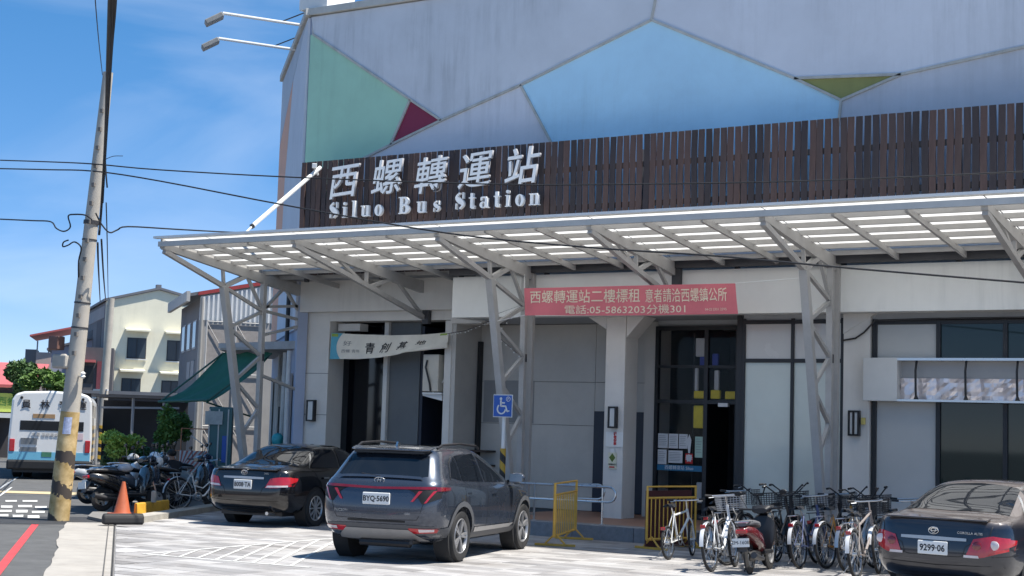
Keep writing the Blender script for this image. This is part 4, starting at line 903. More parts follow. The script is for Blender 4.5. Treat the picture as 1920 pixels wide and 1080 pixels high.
alloy = pm('alloy_silver', (.50, .50, .50), .35, .08, 9, metal=.55, dirt=.2)
alloyd = pm('alloy_dark_two_tone', (.34, .34, .35), .32, .1, 9, metal=.5)
redl = lampglass('tail_lamp_red', (.42, .012, .02)); clr = lampglass('tail_lamp_clear', (.62, .55, .55)); reddk = lampglass('tail_lamp_dark_red', (.16, .006, .012))
cglass = glass('car_glass', (.010, .013, .018), .02)
clad = pm('grey_cladding', (.085, .088, .095), .6, .1, 12)
skid = pm('silver_skid', (.42, .41, .40), .45, .06, 8, metal=.5)
gap = pm('panel_gap_black', (.004, .004, .005), .6, .1, 9)
def paint(name, col, rough=.28, dust=.0, metal=.35):
    m = pm(name, col, rough, .08, 3, metal=metal, coat=1., dirt=0.)
    if dust:   # settled dust on upward faces
        nt = m.node_tree; b = nt.nodes['Principled BSDF']; N = nt.nodes.new; src = b.inputs['Base Color'].links[0].from_socket
        g = N('ShaderNodeNewGeometry'); sp = N('ShaderNodeSeparateXYZ'); mr = N('ShaderNodeMapRange'); mr.inputs[1].default_value = .25; mr.inputs[2].default_value = .95; mr.inputs[4].default_value = dust
        k = N('ShaderNodeMix'); k.data_type = 'RGBA'; k.inputs[7].default_value = (.20, .165, .15, 1)
        nt.links.new(g.outputs['Normal'], sp.inputs[0]); nt.links.new(sp.outputs[2], mr.inputs[0]); nt.links.new(mr.outputs[0], k.inputs[0]); nt.links.new(src, k.inputs[6]); nt.links.new(k.outputs[2], b.inputs['Base Color'])
    return m
def rg(yr, yf, w, z, cr=.3, cf=.5, br=.05, bf=.12, tr=.04, tf=.06): return dict(yr=yr, yf=yf, w=w, z=z, cr=cr, cf=cf, br=br, bf=bf, tr=tr, tf=tf)
# ---- grey-blue sport utility car
def build_suv():
    # tail towards the street, nose to the porch
    Lc = 4.63
    rings = [rg(.40, 4.25, .70, .24), rg(.14, 4.48, .87, [(0, .40), (.9, .30), (4, .30)], .28), rg(.035, 4.58, .915, [(0, .56), (1, .52), (4.5, .52)], .30), rg(.02, 4.60, .93, .76, .30),
             rg(.05, 4.55, .925, [(0, .98), (2, .96), (4.5, .86)], .28), rg(.085, 4.40, .905, [(0, 1.09), (2, 1.045), (3.4, 1.02), (4.4, .93)], .26), rg(.13, 4.05, .875, [(0, 1.15), (2, 1.09), (3.4, 1.05), (4.2, .98)], .25),
             rg(.17, 3.50, .835, [(0, 1.19), (2, 1.13), (3.5, 1.10)], .24, .4), rg(.33, 3.02, .765, [(.2, 1.37), (3, 1.34)], .22, .35), rg(.46, 2.52, .685, [(.4, 1.54), (2.5, 1.53)], .2, .3), rg(.53, 2.35, .60, [(.4, 1.605), (1.4, 1.625), (2.4, 1.59)], .2, .3), rg(.9, 2.1, .35, 1.645, .15, .2)]
    ax = (.96, 3.715); r = .365; tr_ = .80
    P = paint('suv_paint_slate', (.050, .062, .086), .26, 0, .5)
    c = Car('sport_utility_car', 'dark slate blue sport utility car parked with its tail to the viewer', (-12.47, 16.76, 0), R(13), rings, ax, r, P, tr_, 1.66)
    c.wheels(ax, r, tr_, alloyd, 5, True, .235, steer=.0)
    # glazing
    c.patch('rear_window', cglass, 'rear', [(-.66, 1.22), (-.4, 1.185), (0, 1.175), (.4, 1.185), (.66, 1.22)], [(-.575, 1.50), (0, 1.525), (.575, 1.50)], 18, 8)
    c.patch('rear_spoiler', P, 'rearup', [(-.62, 1.30), (.62, 1.30)], [(-.58, 1.36), (.58, 1.36)], 14, 3, .02)
    obj('spoiler_lip', MB().prism([(-.50, .385, 1.560), (0, .365, 1.565), (.50, .385, 1.560), (.585, .46, 1.567), (.60, .62, 1.60), (-.60, .62, 1.60), (-.585, .46, 1.567)], (0, 0, .022)), P, c.t, local=True, bevel=.012)
    obj('spoiler_underside', MB().prism([(-.52, .41, 1.525), (.52, .41, 1.525), (.56, .55, 1.545), (-.56, .55, 1.545)], (0, 0, .03)), black, c.t, local=True)
    for view in ('right', 'left'):
        c.patch('quarter_window', cglass, view, [(.72, 1.20), (1.06, 1.155)], [(.86, 1.40), (1.06, 1.50)], 6, 5)
        c.patch('side_window', cglass, view, [(1.10, 1.150), (1.92, 1.125)], [(1.10, 1.505), (1.90, 1.535)], 10, 6)
        c.patch('side_window', cglass, view, [(1.99, 1.122), (3.10, 1.10), (3.16, 1.12)], [(1.97, 1.535), (2.40, 1.51), (3.0, 1.20)], 14, 6)
        c.ribbon(chrome, view, [(.66, 1.175), (.80, 1.41), (.95, 1.49)], .02, .008, 'pillar_trim')
        c.ribbon(gap, view, [(1.08, .45), (1.08, 1.13)]); c.ribbon(gap, view, [(1.96, .42), (1.955, 1.1)]); c.ribbon(gap, view, [(3.02, .42), (3.08, .8), (3.12, 1.08)])
        c.patch('sill_cladding', clad, view, [(1.42, .27), (3.28, .27)], [(1.42, .41), (3.28, .41)], 14, 3, .012)
        c.patch('sill_trim', skid, view, [(1.46, .40), (3.0, .40)], [(1.46, .47), (3.2, .455)], 14, 2, .016)
        for y in ax:
            a0, a1 = -8, 188
            c.patch('wheel_arch_cladding', clad, view, [(y+(r+.05)*math.cos(R(a)), r+.01+(r+.05)*math.sin(R(a))) for a in range(a0, a1+1, 14)], [(y+(r+.125)*math.cos(R(a)), r+.01+(r+.125)*math.sin(R(a))) for a in range(a0, a1+1, 14)], 22, 2, .012)
        for y in (1.22, 2.12): c.patch('door_handle', chrome if False else P, view, [(y, .955), (y+.2, .955)], [(y, .985), (y+.2, .985)], 6, 2, .03)
    # tail
    c.patch('light_bar', reddk, 'rear', [(-.80, 1.045), (0, 1.03), (.80, 1.045)], [(-.80, 1.085), (0, 1.06), (.80, 1.085)], 26, 2, .012)
    for sx in (1, -1):
        c.patch('tail_lamp', gap, 'rear', [(sx*.52, 1.03), (sx*.66, .83), (sx*.86, .92)], [(sx*.40, 1.04), (sx*.6, 1.045), (sx*.87, 1.07)], 12, 4, .008)
        c.patch('lamp_slash', redl, 'rear', [(sx*.50, .87), (sx*.535, .87)], [(sx*.60, 1.02), (sx*.65, 1.02)], 4, 4, .013); c.patch('lamp_slash', redl, 'rear', [(sx*.68, .85), (sx*.715, .86)], [(sx*.78, 1.02), (sx*.82, 1.03)], 4, 4, .013)
        vw = 'right' if sx > 0 else 'left'
        c.patch('side_lamp', reddk, vw, [(.20, 1.02), (.50, 1.03)], [(.20, 1.08), (.52, 1.07)], 8, 2, .012)
        c.patch('reflector', redl, 'rear', [(sx*.44, .42), (sx*.80, .44)], [(sx*.46, .50), (sx*.84, .50)], 8, 2, .014); c.patch('fog_lens', clr, 'rear', [(sx*.60, .445), (sx*.78, .455)], [(sx*.60, .49), (sx*.79, .49)], 6, 2, .018)
        c.patch('bumper_corner_trim', clad, vw, [(.10, .30), (.55, .29)], [(.10, .48), (.55, .52)], 8, 3, .012)
    c.patch('bumper_cladding', clad, 'rear', [(-.84, .30), (.84, .30)], [(-.86, .53), (-.4, .545), (.4, .545), (.86, .53)], 22, 4, .008)
    c.patch('skid_plate', skid, 'rear', [(-.66, .31), (.66, .31)], [(-.46, .475), (.46, .475)], 18, 4, .02)
    c.patch('bumper_slot', gap, 'rear', [(-.42, .575), (.42, .575)], [(-.42, .60), (.42, .60)], 12, 1, .006)
    c.ribbon(gap, 'rear', [(-.72, 1.03), (-.66, .80), (-.60, .62), (0, .60), (.60, .62), (.66, .80), (.72, 1.03)], .008, .003)
    c.ribbon(P, 'rear', [(-.84, .70), (0, .69), (.84, .70)], .03, .010, 'tail_crease')
    c.plate('BYQ·5690', .895, .40, .165, .105); c.t.scale = (1, 1, .965)
    p = c.hit((0, 0, 1.155), (0, 1, 0), .02); pts = [Vector((.075*math.cos(2*math.pi*k/24), p.y, 1.150+.038*math.sin(2*math.pi*k/24))) for k in range(25)]
    e = obj('emblem', MB().tube(pts, .006, 6, cap=False), chrome, c.t, local=True); place_text('emblem_letter', 'H', .085, chrome, e, (0, p.y-.004, 1.150), (1, 0, 0), (.25, 0, 1), ext=.004)
    p = c.hit((-.52, 0, .72), (0, 1, 0), .01); place_text('badge', 'TUCSON', .05, chrome, c.t, (-.52, p.y, .715), (1, 0, 0), (0, 0, 1), ext=.002)
    p = c.hit((.46, 0, .70), (0, 1, 0), .01); place_text('badge', 'GDi', .045, chrome, c.t, (.46, p.y, .70), (1, 0, 0), (0, 0, 1), ext=.002)
    for sx in (1, -1): obj('roof_rail', MB().tube([(sx*.60, .70, 1.605), (sx*.61, .85, 1.655), (sx*.62, 1.5, 1.675), (sx*.61, 2.2, 1.645), (sx*.60, 2.35, 1.60)], .018, 8), black, c.t, local=True)
    c.patch('sunroof', cglass, 'up', [(-.40, 1.0), (.40, 1.0)], [(-.40, 2.1), (.40, 2.1)], 10, 10, .006)
    obj('antenna_fin', MB().prism([(-.015, .66, 1.62), (-.015, .82, 1.63), (-.015, .70, 1.69)], (.03, 0, 0)), chrome, c.t, local=True)
    c.mirror(3.05, 1.16, .86, P); obj('rear_wiper', MB().tube([(.0, .16, 1.20), (-.30, .20, 1.235)], .01, 6), black, c.t, local=True)
    obj('exhaust', MB().tube([(-.3, .25, .27), (.45, .22, .27)], .05, 8).tube([(.5, .10, .30), (.5, .4, .30)], .03, 8), black, c.t, local=True)
build_suv()
# ---- saloon cars
def build_saloon(name, label, loc, yaw, Lc, Wc, Hc, wb, ro, P, plate, lights, chz, badge, rims, corolla):
    k = Lc/4.82; hw = Wc/2; zt = Hc
    y = lambda v: v*k
    rings = [rg(y(.38), y(4.5), hw*.78, .21), rg(y(.10), y(4.72), hw*.94, [(0, .30), (1, .26), (5, .26)], .30), rg(y(.01), y(4.80), hw*.985, .48, .32), rg(y(.02), y(4.80), hw, .66, .32),
             rg(y(.05), y(4.74), hw*.985, [(0, .86), (2.3, .84), (4.7, .70)], .30), rg(y(.07), y(4.60), hw*.955, [(0, .965), (1.2, .955), (3, .93), (4.6, .80)], .28),
             rg(y(.10), y(4.40), hw*.92, [(0, 1.015), (1, 1.005), (3, .975), (4.4, .86)], .26),
             rg(y(.62), y(3.62), hw*.875, [(.3, 1.045), (1.6, 1.02), (3.6, 1.0)], .30, .4), rg(y(1.02), y(3.15), hw*.80, [(.8, zt-.22), (3.1, zt-.24)], .26, .35), rg(y(1.40), y(2.72), hw*.70, [(1.2, zt-.065), (2.7, zt-.075)], .24, .3), rg(y(1.62), y(2.48), hw*.55, zt-.02, .2, .25), rg(y(1.85), y(2.3), hw*.3, zt, .1, .1)]
    ax = (ro, ro+wb); r = .325 if not corolla else .312; tr_ = hw-.105
    c = Car(name, label, loc, yaw, rings, ax, r, P, tr_, zt)
    c.wheels(ax, r, tr_, rims, 10 if not corolla else 7, False if corolla else False, .205)
    c.patch('rear_window', cglass, 'up', [(-hw*.76, y(.70)), (0, y(.64)), (hw*.76, y(.70))], [(-hw*.60, y(1.44)), (0, y(1.52)), (hw*.60, y(1.44))], 18, 12, .005)
    c.patch('windscreen', cglass, 'up', [(-hw*.62, y(2.70)), (0, y(2.64)), (hw*.62, y(2.70))], [(-hw*.76, y(3.48)), (0, y(3.56)), (hw*.76, y(3.48))], 16, 10, .005)
    for view in ('right', 'left'):
        c.patch('side_window', cglass, view, [(y(1.02), 1.055), (y(1.98), 1.035)], [(y(1.42), zt-.105), (y(1.98), zt-.085)], 10, 6)
        c.patch('side_window', cglass, view, [(y(2.05), 1.035), (y(3.22), 1.015), (y(3.26), 1.02)], [(y(2.05), zt-.085), (y(2.55), zt-.10), (y(3.1), 1.10)], 12, 6)
        c.ribbon(chrome, view, [(y(.93), 1.04), (y(1.35), zt-.10), (y(1.6), zt-.065), (y(2.2), zt-.055), (y(2.6), zt-.08)], .016, .007, 'window_trim')
        c.ribbon(gap, view, [(y(1.30), .62), (y(1.12), .85), (y(1.0), 1.03)]); c.ribbon(gap, view, [(y(2.02), .34), (y(2.02), 1.02)]); c.ribbon(gap, view, [(y(3.20), .34), (y(3.28), .98)]); c.ribbon(gap, view, [(y(1.35), .33), (y(3.25), .33)])
        c.ribbon(gap, view, [(y(.10), .58), (y(.5), .60)])
        for yy in (1.28, 2.2): c.patch('door_handle', chrome, view, [(y(yy), .85), (y(yy)+.19, .85)], [(y(yy), .88), (y(yy)+.19, .88)], 6, 2, .028)
    for sx in (1, -1):
        lo, hi, ilo, ihi = lights
        vw = 'right' if sx > 0 else 'left'
        c.patch('tail_lamp', redl, 'rear', [(sx*p[0]*hw, p[1]) for p in lo], [(sx*p[0]*hw, p[1]) for p in hi], 14, 5, .010)
        if not corolla: c.patch('lamp_lens', clr, 'rear', [(sx*p[0]*hw, p[1]) for p in ilo], [(sx*p[0]*hw, p[1]) for p in ihi], 8, 3, .015)
        c.patch('side_lamp', redl, vw, [(y(.16), lo[-1][1]+.01), (y(.42), hi[-1][1]-.07)], [(y(.16), hi[-1][1]), (y(.46), hi[-1][1]-.02)], 8, 3, .010)
        if corolla:
            for cx, cz, rr_, mt in ((.60, chz-.07, .052, reddk), (.80, chz-.055, .056, clr)):
                p = c.hit((sx*cx*hw, 0, cz), (0, 1, 0), .02); obj('lamp_bulb', MB().lathe([(0, -.012), (rr_*.6, -.012), (rr_, .0), (rr_, .02)], p, 'y', 18), mt, c.t, local=True)
            c.patch('lamp_strip', clr, 'rear', [(sx*.43*hw, chz-.215), (sx*.63*hw, chz-.215)], [(sx*.43*hw, chz-.185), (sx*.62*hw, chz-.185)], 6, 1, .014)
    c.patch('chrome_bar', pm('satin_chrome', (.50, .49, .48), .42, .05, 8, metal=.6), 'rear', [(-.46*hw, chz-.022), (0, chz-.028), (.46*hw, chz-.022)], [(-.46*hw, chz+.012), (0, chz+.018), (.46*hw, chz+.012)], 16, 2, .016)
    c.ribbon(gap, 'rear', [(-.78*hw, 1.0), (-.74*hw, .80), (-.45*hw, .70), (-.40*hw, .56), (.40*hw, .56), (.45*hw, .70), (.74*hw, .80), (.78*hw, 1.0)], .009, .004)
    c.ribbon(P, 'rear', [(-.9*hw, .455), (0, .43), (.9*hw, .455)], .03, .012, 'bumper_crease')
    c.patch('bumper_valance', gap, 'rear', [(-.60*hw, .245), (.60*hw, .245)], [(-.55*hw, .33), (.55*hw, .33)], 12, 2, .006)
    obj('boot_lip', MB().prism([(-hw*.72, y(.075), .995), (hw*.72, y(.075), .995), (hw*.70, y(.26), 1.012), (-hw*.70, y(.26), 1.012)], (0, 0, .022)), P, c.t, local=True, bevel=.01)
    c.plate(plate, chz-.125, .37, .165, .112)
    c.emblem_ovals(chz+.085, .062)
    if badge: p = c.hit((.50*hw, 0, chz+.075), (0, 1, 0), .012); place_text('badge', badge, .042, chrome, c.t, (.50*hw, p.y, chz+.075), (1, 0, 0), (0, 0, 1), ext=.002)
    c.mirror(y(3.2), 1.05, hw*.93, P)
    obj('exhaust', MB().tube([(hw*.55, .06, .25), (hw*.55, .4, .25)], .032, 10), chrome if not corolla else black, c.t, local=True)
    obj('underbody', MB().box(-hw*.7, hw*.7, .35, Lc-.5, .19, .3), black, c.t, local=True)
    if corolla: c.t.scale = (1, 1, .955)
    return c
c = build_saloon('saloon_car', 'glossy black saloon car behind and left of the slate blue car', (-18.27, 20.62, 0), R(8), 4.82, 1.82, 1.46, 2.775, 1.08, paint('black_paint_gloss', (.006, .006, .008), .2, .05, .2), '8008·TA',
    ([(.50, .695), (.72, .695), (.95, .73)], [(.60, .86), (.78, .885), (.965, .885)], [(.52, .70), (.90, .715)], [(.55, .735), (.90, .745)]), .865, '240G', alloy, False)
c2 = build_saloon('saloon_car', 'dusty dark navy saloon car at the right edge beside the bicycles', (-5.29, 18.04, 0), R(-8), 4.54, 1.76, 1.465, 2.6, .98, paint('navy_paint_dusty', (.010, .012, .020), .3, .75, .25), '9299·06',
    ([(.45, .575), (.66, .565), (.96, .66)], [(.55, .785), (.78, .83), (.965, .80)], [(.70, .72), (.90, .72)], [(.70, .77), (.90, .775)]), .775, 'COROLLA ALTIS', alloy, True)
# ================================================================ BICYCLES AND SCOOTERS
def wheel_meshes(r, tw):
    k = ('w', r, tw)
    if k in MATS: return MATS[k]
    ty = MB().lathe([(r-tw, 0), (r-tw*.5, -tw*.5), (r-tw*.15, -tw*.4), (r, 0), (r-tw*.15, tw*.4), (r-tw*.5, tw*.5)], (0, 0, 0), 'x', 32, close=True).mesh('tyre', True); ty.materials.append(rubber)
    rm = MB().lathe([(r-tw-.012, -.008), (r-tw+.002, -.010), (r-tw+.002, .010), (r-tw-.012, .008)], (0, 0, 0), 'x', 32, close=True).lathe([(.022, -.035), (.028, 0), (.022, .035)], (0, 0, 0), 'x', 10).mesh('rim', True); rm.materials.append(steel)
    spk = MB()
    for q in range(20):
        a = 2*math.pi*q/20; sx = .028 if q % 2 else -.028
        spk.tube([(sx, .02*math.cos(a+.6), .02*math.sin(a+.6)), (0, (r-tw)*math.cos(a), (r-tw)*math.sin(a))], .0022, 4, False)
    sm_ = spk.mesh('spokes', False); sm_.materials.append(steel); MATS[k] = (ty, rm, sm_); return MATS[k]
def put_wheel(parent, y, r, tw, rz=0, x=0):
    ty, rm, sp_ = wheel_meshes(r, tw); w = link('wheel', ty, None, parent, local=True); w.location = (x, y, r); w.rotation_euler = (rnd.random(), 0, rz)
    link('rim', rm, None, w, local=True); o = link('spokes', sp_, None, w, local=True); o['kind'] = 'stuff'
def pc(name, col, rough=.35, metal=0): return pm(name, col, rough, .08, 6, coat=.4, metal=metal)
def bicycle(label, loc, yaw, col, r=.33, basket=None, fender=None, rack=True, lean=5, steer=12, step=True, wb=1.06, bar='flat', saddle_z=.86, name='bicycle', rear_light=True, saddle_col=None, group='bicycles parked at the porch'):
    t = thing(name, label, 'bicycle', loc, yaw, group); t.rotation_euler = (0, R(-lean), yaw)
    fm = pc('bike_'+'_'.join(str(int(c*100)) for c in col), col); f = MB(); s = r/.33
    rw = Vector((0, 0, r)); fw = Vector((0, wb, r)); bb = Vector((0, .43*wb/1.06, .28)); st_ = Vector((0, .30*wb/1.06, saddle_z-.10)); hd = Vector((0, wb-.14, .88 if r > .25 else .72)); hb = Vector((0, wb-.085, .64*min(1, s+.15)))
    f.tube([bb, st_], .016, 8)
    if step: f.tube([bb, bb+Vector((0, .18, .02)), hb+Vector((0, -.16, -.12)), hb], .019, 8); f.tube([bb.lerp(st_, .45), bb.lerp(st_, .45)+Vector((0, .2, -.05)), hd.lerp(hb, .6)], .015, 8)
    else: f.tube([bb, hb], .019, 8); f.tube([st_+Vector((0, .01, -.06)), hd+Vector((0, 0, -.03))], .017, 8)
    f.tube([hd, hb], .021, 8)
    for sx in (-1, 1):
        f.tube([bb+Vector((sx*.03, 0, 0)), rw+Vector((sx*.055, 0, 0))], .010, 6); f.tube([st_+Vector((sx*.012, 0, -.03)), rw+Vector((sx*.055, 0, 0))], .008, 6)
    obj('frame', f, fm, t, local=True)
    fk = MB()
    for sx in (-1, 1): fk.tube([hb+Vector((sx*.02, 0, 0)), hb+Vector((sx*.05, .01, -.06)), fw+Vector((sx*.055, 0, 0))], .011, 6)
    obj('fork', fk, fm, t, local=True)
    put_wheel(t, 0, r, .042 if r > .25 else .036); put_wheel(t, wb, r, .042 if r > .25 else .036, R(steer)*.6)
    sd = MB(); sd.grid([[Vector((x*w, y, saddle_z+.02-.05*abs(x)**2)) for x in (-1, -.6, 0, .6, 1)] for y, w in ((.06, .03), (.07, .095), (.13, .11), (.20, .09), (.27, .05), (.34, .028), (.37, .012))]); sd.grid([[Vector((x*w, y, saddle_z-.04+.0*abs(x))) for x in (1, .6, 0, -.6, -1)] for y, w in ((.06, .03), (.13, .10), (.20, .08), (.30, .035), (.37, .012))])
    obj('saddle', sd, saddle_col or black, t, local=True, smooth=True, fix=False); obj('seat_post', MB().tube([st_+Vector((0, 0, -.05)), (0, .20, saddle_z-.01)], .012, 8), steel, t, local=True)
    hx = hd+Vector((0, -.05, .12)); ca, sa = math.cos(R(steer)), math.sin(R(steer))
    def rot(p): v = Vector(p)-hd; return hd+Vector((v.x*ca-v.y*sa, v.x*sa+v.y*ca, v.z))
    if bar == 'flat': pts = [(-.29, hx.y-.06, hx.z+.03), (-.12, hx.y, hx.z+.01), (.12, hx.y, hx.z+.01), (.29, hx.y-.06, hx.z+.03)]
    else: pts = [(-.29, hx.y-.20, hx.z+.14), (-.27, hx.y-.06, hx.z+.15), (-.10, hx.y+.02, hx.z), (.10, hx.y+.02, hx.z), (.27, hx.y-.06, hx.z+.15), (.29, hx.y-.20, hx.z+.14)]
    obj('handlebar', MB().tube([rot(p) for p in pts], .011, 8).tube([hd, rot(hx)], .013, 8), steel if bar == 'flat' else black, t, local=True)
    for e in (0, -1):
        a = Vector(pts[e]); b = Vector(pts[1 if e == 0 else -2]); obj('grip', MB().tube([rot(a), rot(a.lerp(b, .55))], .017, 8), black, t, local=True); m_ = a.lerp(b, .7)
        obj('brake_lever', MB().tube([rot(m_), rot(m_+Vector((0, .05, -.02))), rot(a.lerp(b, .25)+Vector((0, .05, -.03)))], .005, 5), steel, t, local=True)
    if fender:
        for cy, a0, a1 in ((0, 20, 175), (wb, 25, 165)):
            g = []
            for q in range(15):
                a = R(a0+(a1-a0)*q/14); g.append([Vector((x, cy+(r+.022-.3*x*x*20*.05)*math.cos(a), r+(r+.022-abs(x)*.25)*math.sin(a))) for x in (-.028, -.014, 0, .014, .028)])
            obj('mudguard', MB().grid(g), fender, t, local=True, smooth=True, fix=False)
    if rack:
        k = MB(); z = 2*r+.09
        k.tube([(-.06, .22, z), (-.06, -.16, z), (.06, -.16, z), (.06, .22, z)], .006, 6)
        for y in (-.08, .02, .12): k.tube([(-.06, y, z), (.06, y, z)], .005, 5)
        for sx in (-1, 1): k.tube([(sx*.06, -.08, z), (sx*.06, 0, r)], .005, 5)
        obj('carrier', k, steel if rack is True else rack, t, local=True)
    if rear_light: obj('rear_reflector', MB().box(-.035, .035, -r*.62-.03, -r*.62-.01, 2*r-.06, 2*r-.015), redl, t, local=True, bevel=.006)
    if basket:
        b = MB(); c0_ = Vector((0, wb+.03, .80 if r > .25 else .66)); W_, D_, H_ = .17, .13, .22
        for q in range(8):
            z = c0_.z+H_*q/7; s_ = 1+.12*q/7; b.tube([(-W_*s_, c0_.y-D_*s_, z), (W_*s_, c0_.y-D_*s_, z), (W_*s_, c0_.y+D_*s_, z), (-W_*s_, c0_.y+D_*s_, z), (-W_*s_, c0_.y-D_*s_, z)], .0035 if q < 7 else .007, 4)
        for q in range(9):
            u = -1+2*q/8
            for ax_ in (0, 1):
                for sg in (-1, 1):
                    lo = (u*W_, sg*D_) if ax_ == 0 else (sg*W_, u*D_); b.tube([(lo[0], c0_.y+lo[1], c0_.z), (lo[0]*1.12, c0_.y+lo[1]*1.12, c0_.z+H_)], .003, 4)
            b.tube([(u*W_, c0_.y-D_, c0_.z), (u*W_, c0_.y+D_, c0_.z)], .003, 4)
        o = obj('basket', b, basket, t, local=True); o['kind'] = 'stuff'
    ck = MB().lathe([(.085, -.004), (.095, 0), (.085, .004), (.06, .003), (.06, -.003)], (.045, bb.y, bb.z), 'x', 24, close=True).tube([(.06, bb.y, bb.z), (.07, bb.y+.12, bb.z-.11)], .008, 6).tube([(-.06, bb.y, bb.z), (-.07, bb.y-.12, bb.z+.11)], .008, 6).lathe([(0, -.07), (.012, -.07), (.012, .07), (0, .07)], (0, bb.y, bb.z), 'x', 8)
    c_ = obj('crank', ck, steel, t, local=True)
    for sx, sg in ((.115, 1), (-.115, -1)): obj('pedal', MB().box(sx-.045, sx+.045, bb.y+sg*.12-.035, bb.y+sg*.12+.035, bb.z-sg*.11-.01, bb.z-sg*.11+.01), black, c_, local=True)
    obj('chain', MB().tube([(.045, bb.y, bb.z+.09), (.045, 0, r+.03), (.045, -.03, r), (.045, 0, r-.03), (.045, bb.y, bb.z-.09)], .006, 5), black, t, local=True)
    obj('kickstand', MB().tube([(-.04, .12, .30), (-.20-.02*lean*.2, .14, .0+.012*lean)], .008, 6), steel, t, local=True)
    return t
wbk = pm('basket_black_wire', (.02, .02, .022), .5, .1, 8); wbg = pm('basket_grey_wire', (.33, .34, .36), .4, .1, 8, metal=.4); wfen = pc('mudguard_white', (.72, .72, .72)); kfen = pc('mudguard_black', (.02, .02, .02)); sfen = pc('mudguard_silver', (.5, .5, .5), .3, .8)
bicycle('small white folding bicycle beside the yellow barrier', (-9.99, 20.72, 0), R(4), (.68, .68, .66), .25, None, None, None, 4, 18, False, .98, 'flat', .80, 'folding_bicycle', saddle_col=black)
bicycle('white step-through bicycle with a grey basket and red reflector, nearest the kerb', (-8.70, 19.40, 0), R(6), (.70, .71, .72), .33, wbg, wfen, black, 6, 10, True)
bicycle('black bicycle with a black basket behind the white one', (-8.98, 20.55, 0), R(-12), (.02, .02, .022), .33, wbk, sfen, True, 5, -14, True, bar='high')
bicycle('black city bicycle with a high handlebar behind the red moped', (-8.42, 20.75, 0), R(2), (.018, .018, .02), .34, wbk, kfen, black, 5, 10, True, bar='high')
bicycle('blue and white bicycle with a dark basket in the middle of the row', (-8.03, 20.95, 0), R(1), (.10, .13, .26), .33, wbk, wfen, True, 6, 14, True)
bicycle('orange bicycle with white mudguards and a large black basket', (-7.74, 21.25, 0), R(-6), (.62, .27, .04), .33, wbk, wfen, True, 5, 16, True, bar='high')
bicycle('silver bicycle with a high black handlebar next to the orange one', (-7.33, 20.95, 0), R(-2), (.45, .46, .47), .33, wbk, sfen, True, 5, -8, True, bar='high')
bicycle('grey bicycle with brown rims closest to the navy saloon', (-6.88, 20.05, 0), R(3), (.30, .26, .24), .33, wbk, wfen, True, 6, 12, False)
bicycle('white bicycle half hidden behind the navy saloon', (-6.66, 20.95, 0), R(-4), (.66, .67, .68), .33, None, wfen, True, 5, 10, True)
bicycle('old white ladies bicycle standing on the left kerb before the scooters', (-21.70, 22.65, .03), R(-14), (.62, .62, .60), .33, None, wfen, True, 5, -6, True, group='bicycles by the street')
for lab, x, y, a, bk, br in (('black bicycle tucked behind the folding bicycle', -9.50, 21.3, -4, wbk, 'flat'), ('black bicycle with chrome mudguards behind the dark red moped', -8.70, 21.75, 4, wbk, 'high'), ('dark bicycle between the blue and the orange ones', -8.15, 22.0, -3, wbk, 'flat'), ('dark bicycle standing behind the silver bicycle', -7.45, 21.9, 3, wbk, 'high'), ('black bicycle at the porch edge near the navy saloon', -6.95, 21.7, -6, None, 'flat')):
    bicycle(lab, (x, y, 0), R(a), (.02, .02, .024), .33, bk, kfen if br == 'flat' else sfen, black, 5, rnd.uniform(-14, 14), True, bar=br)
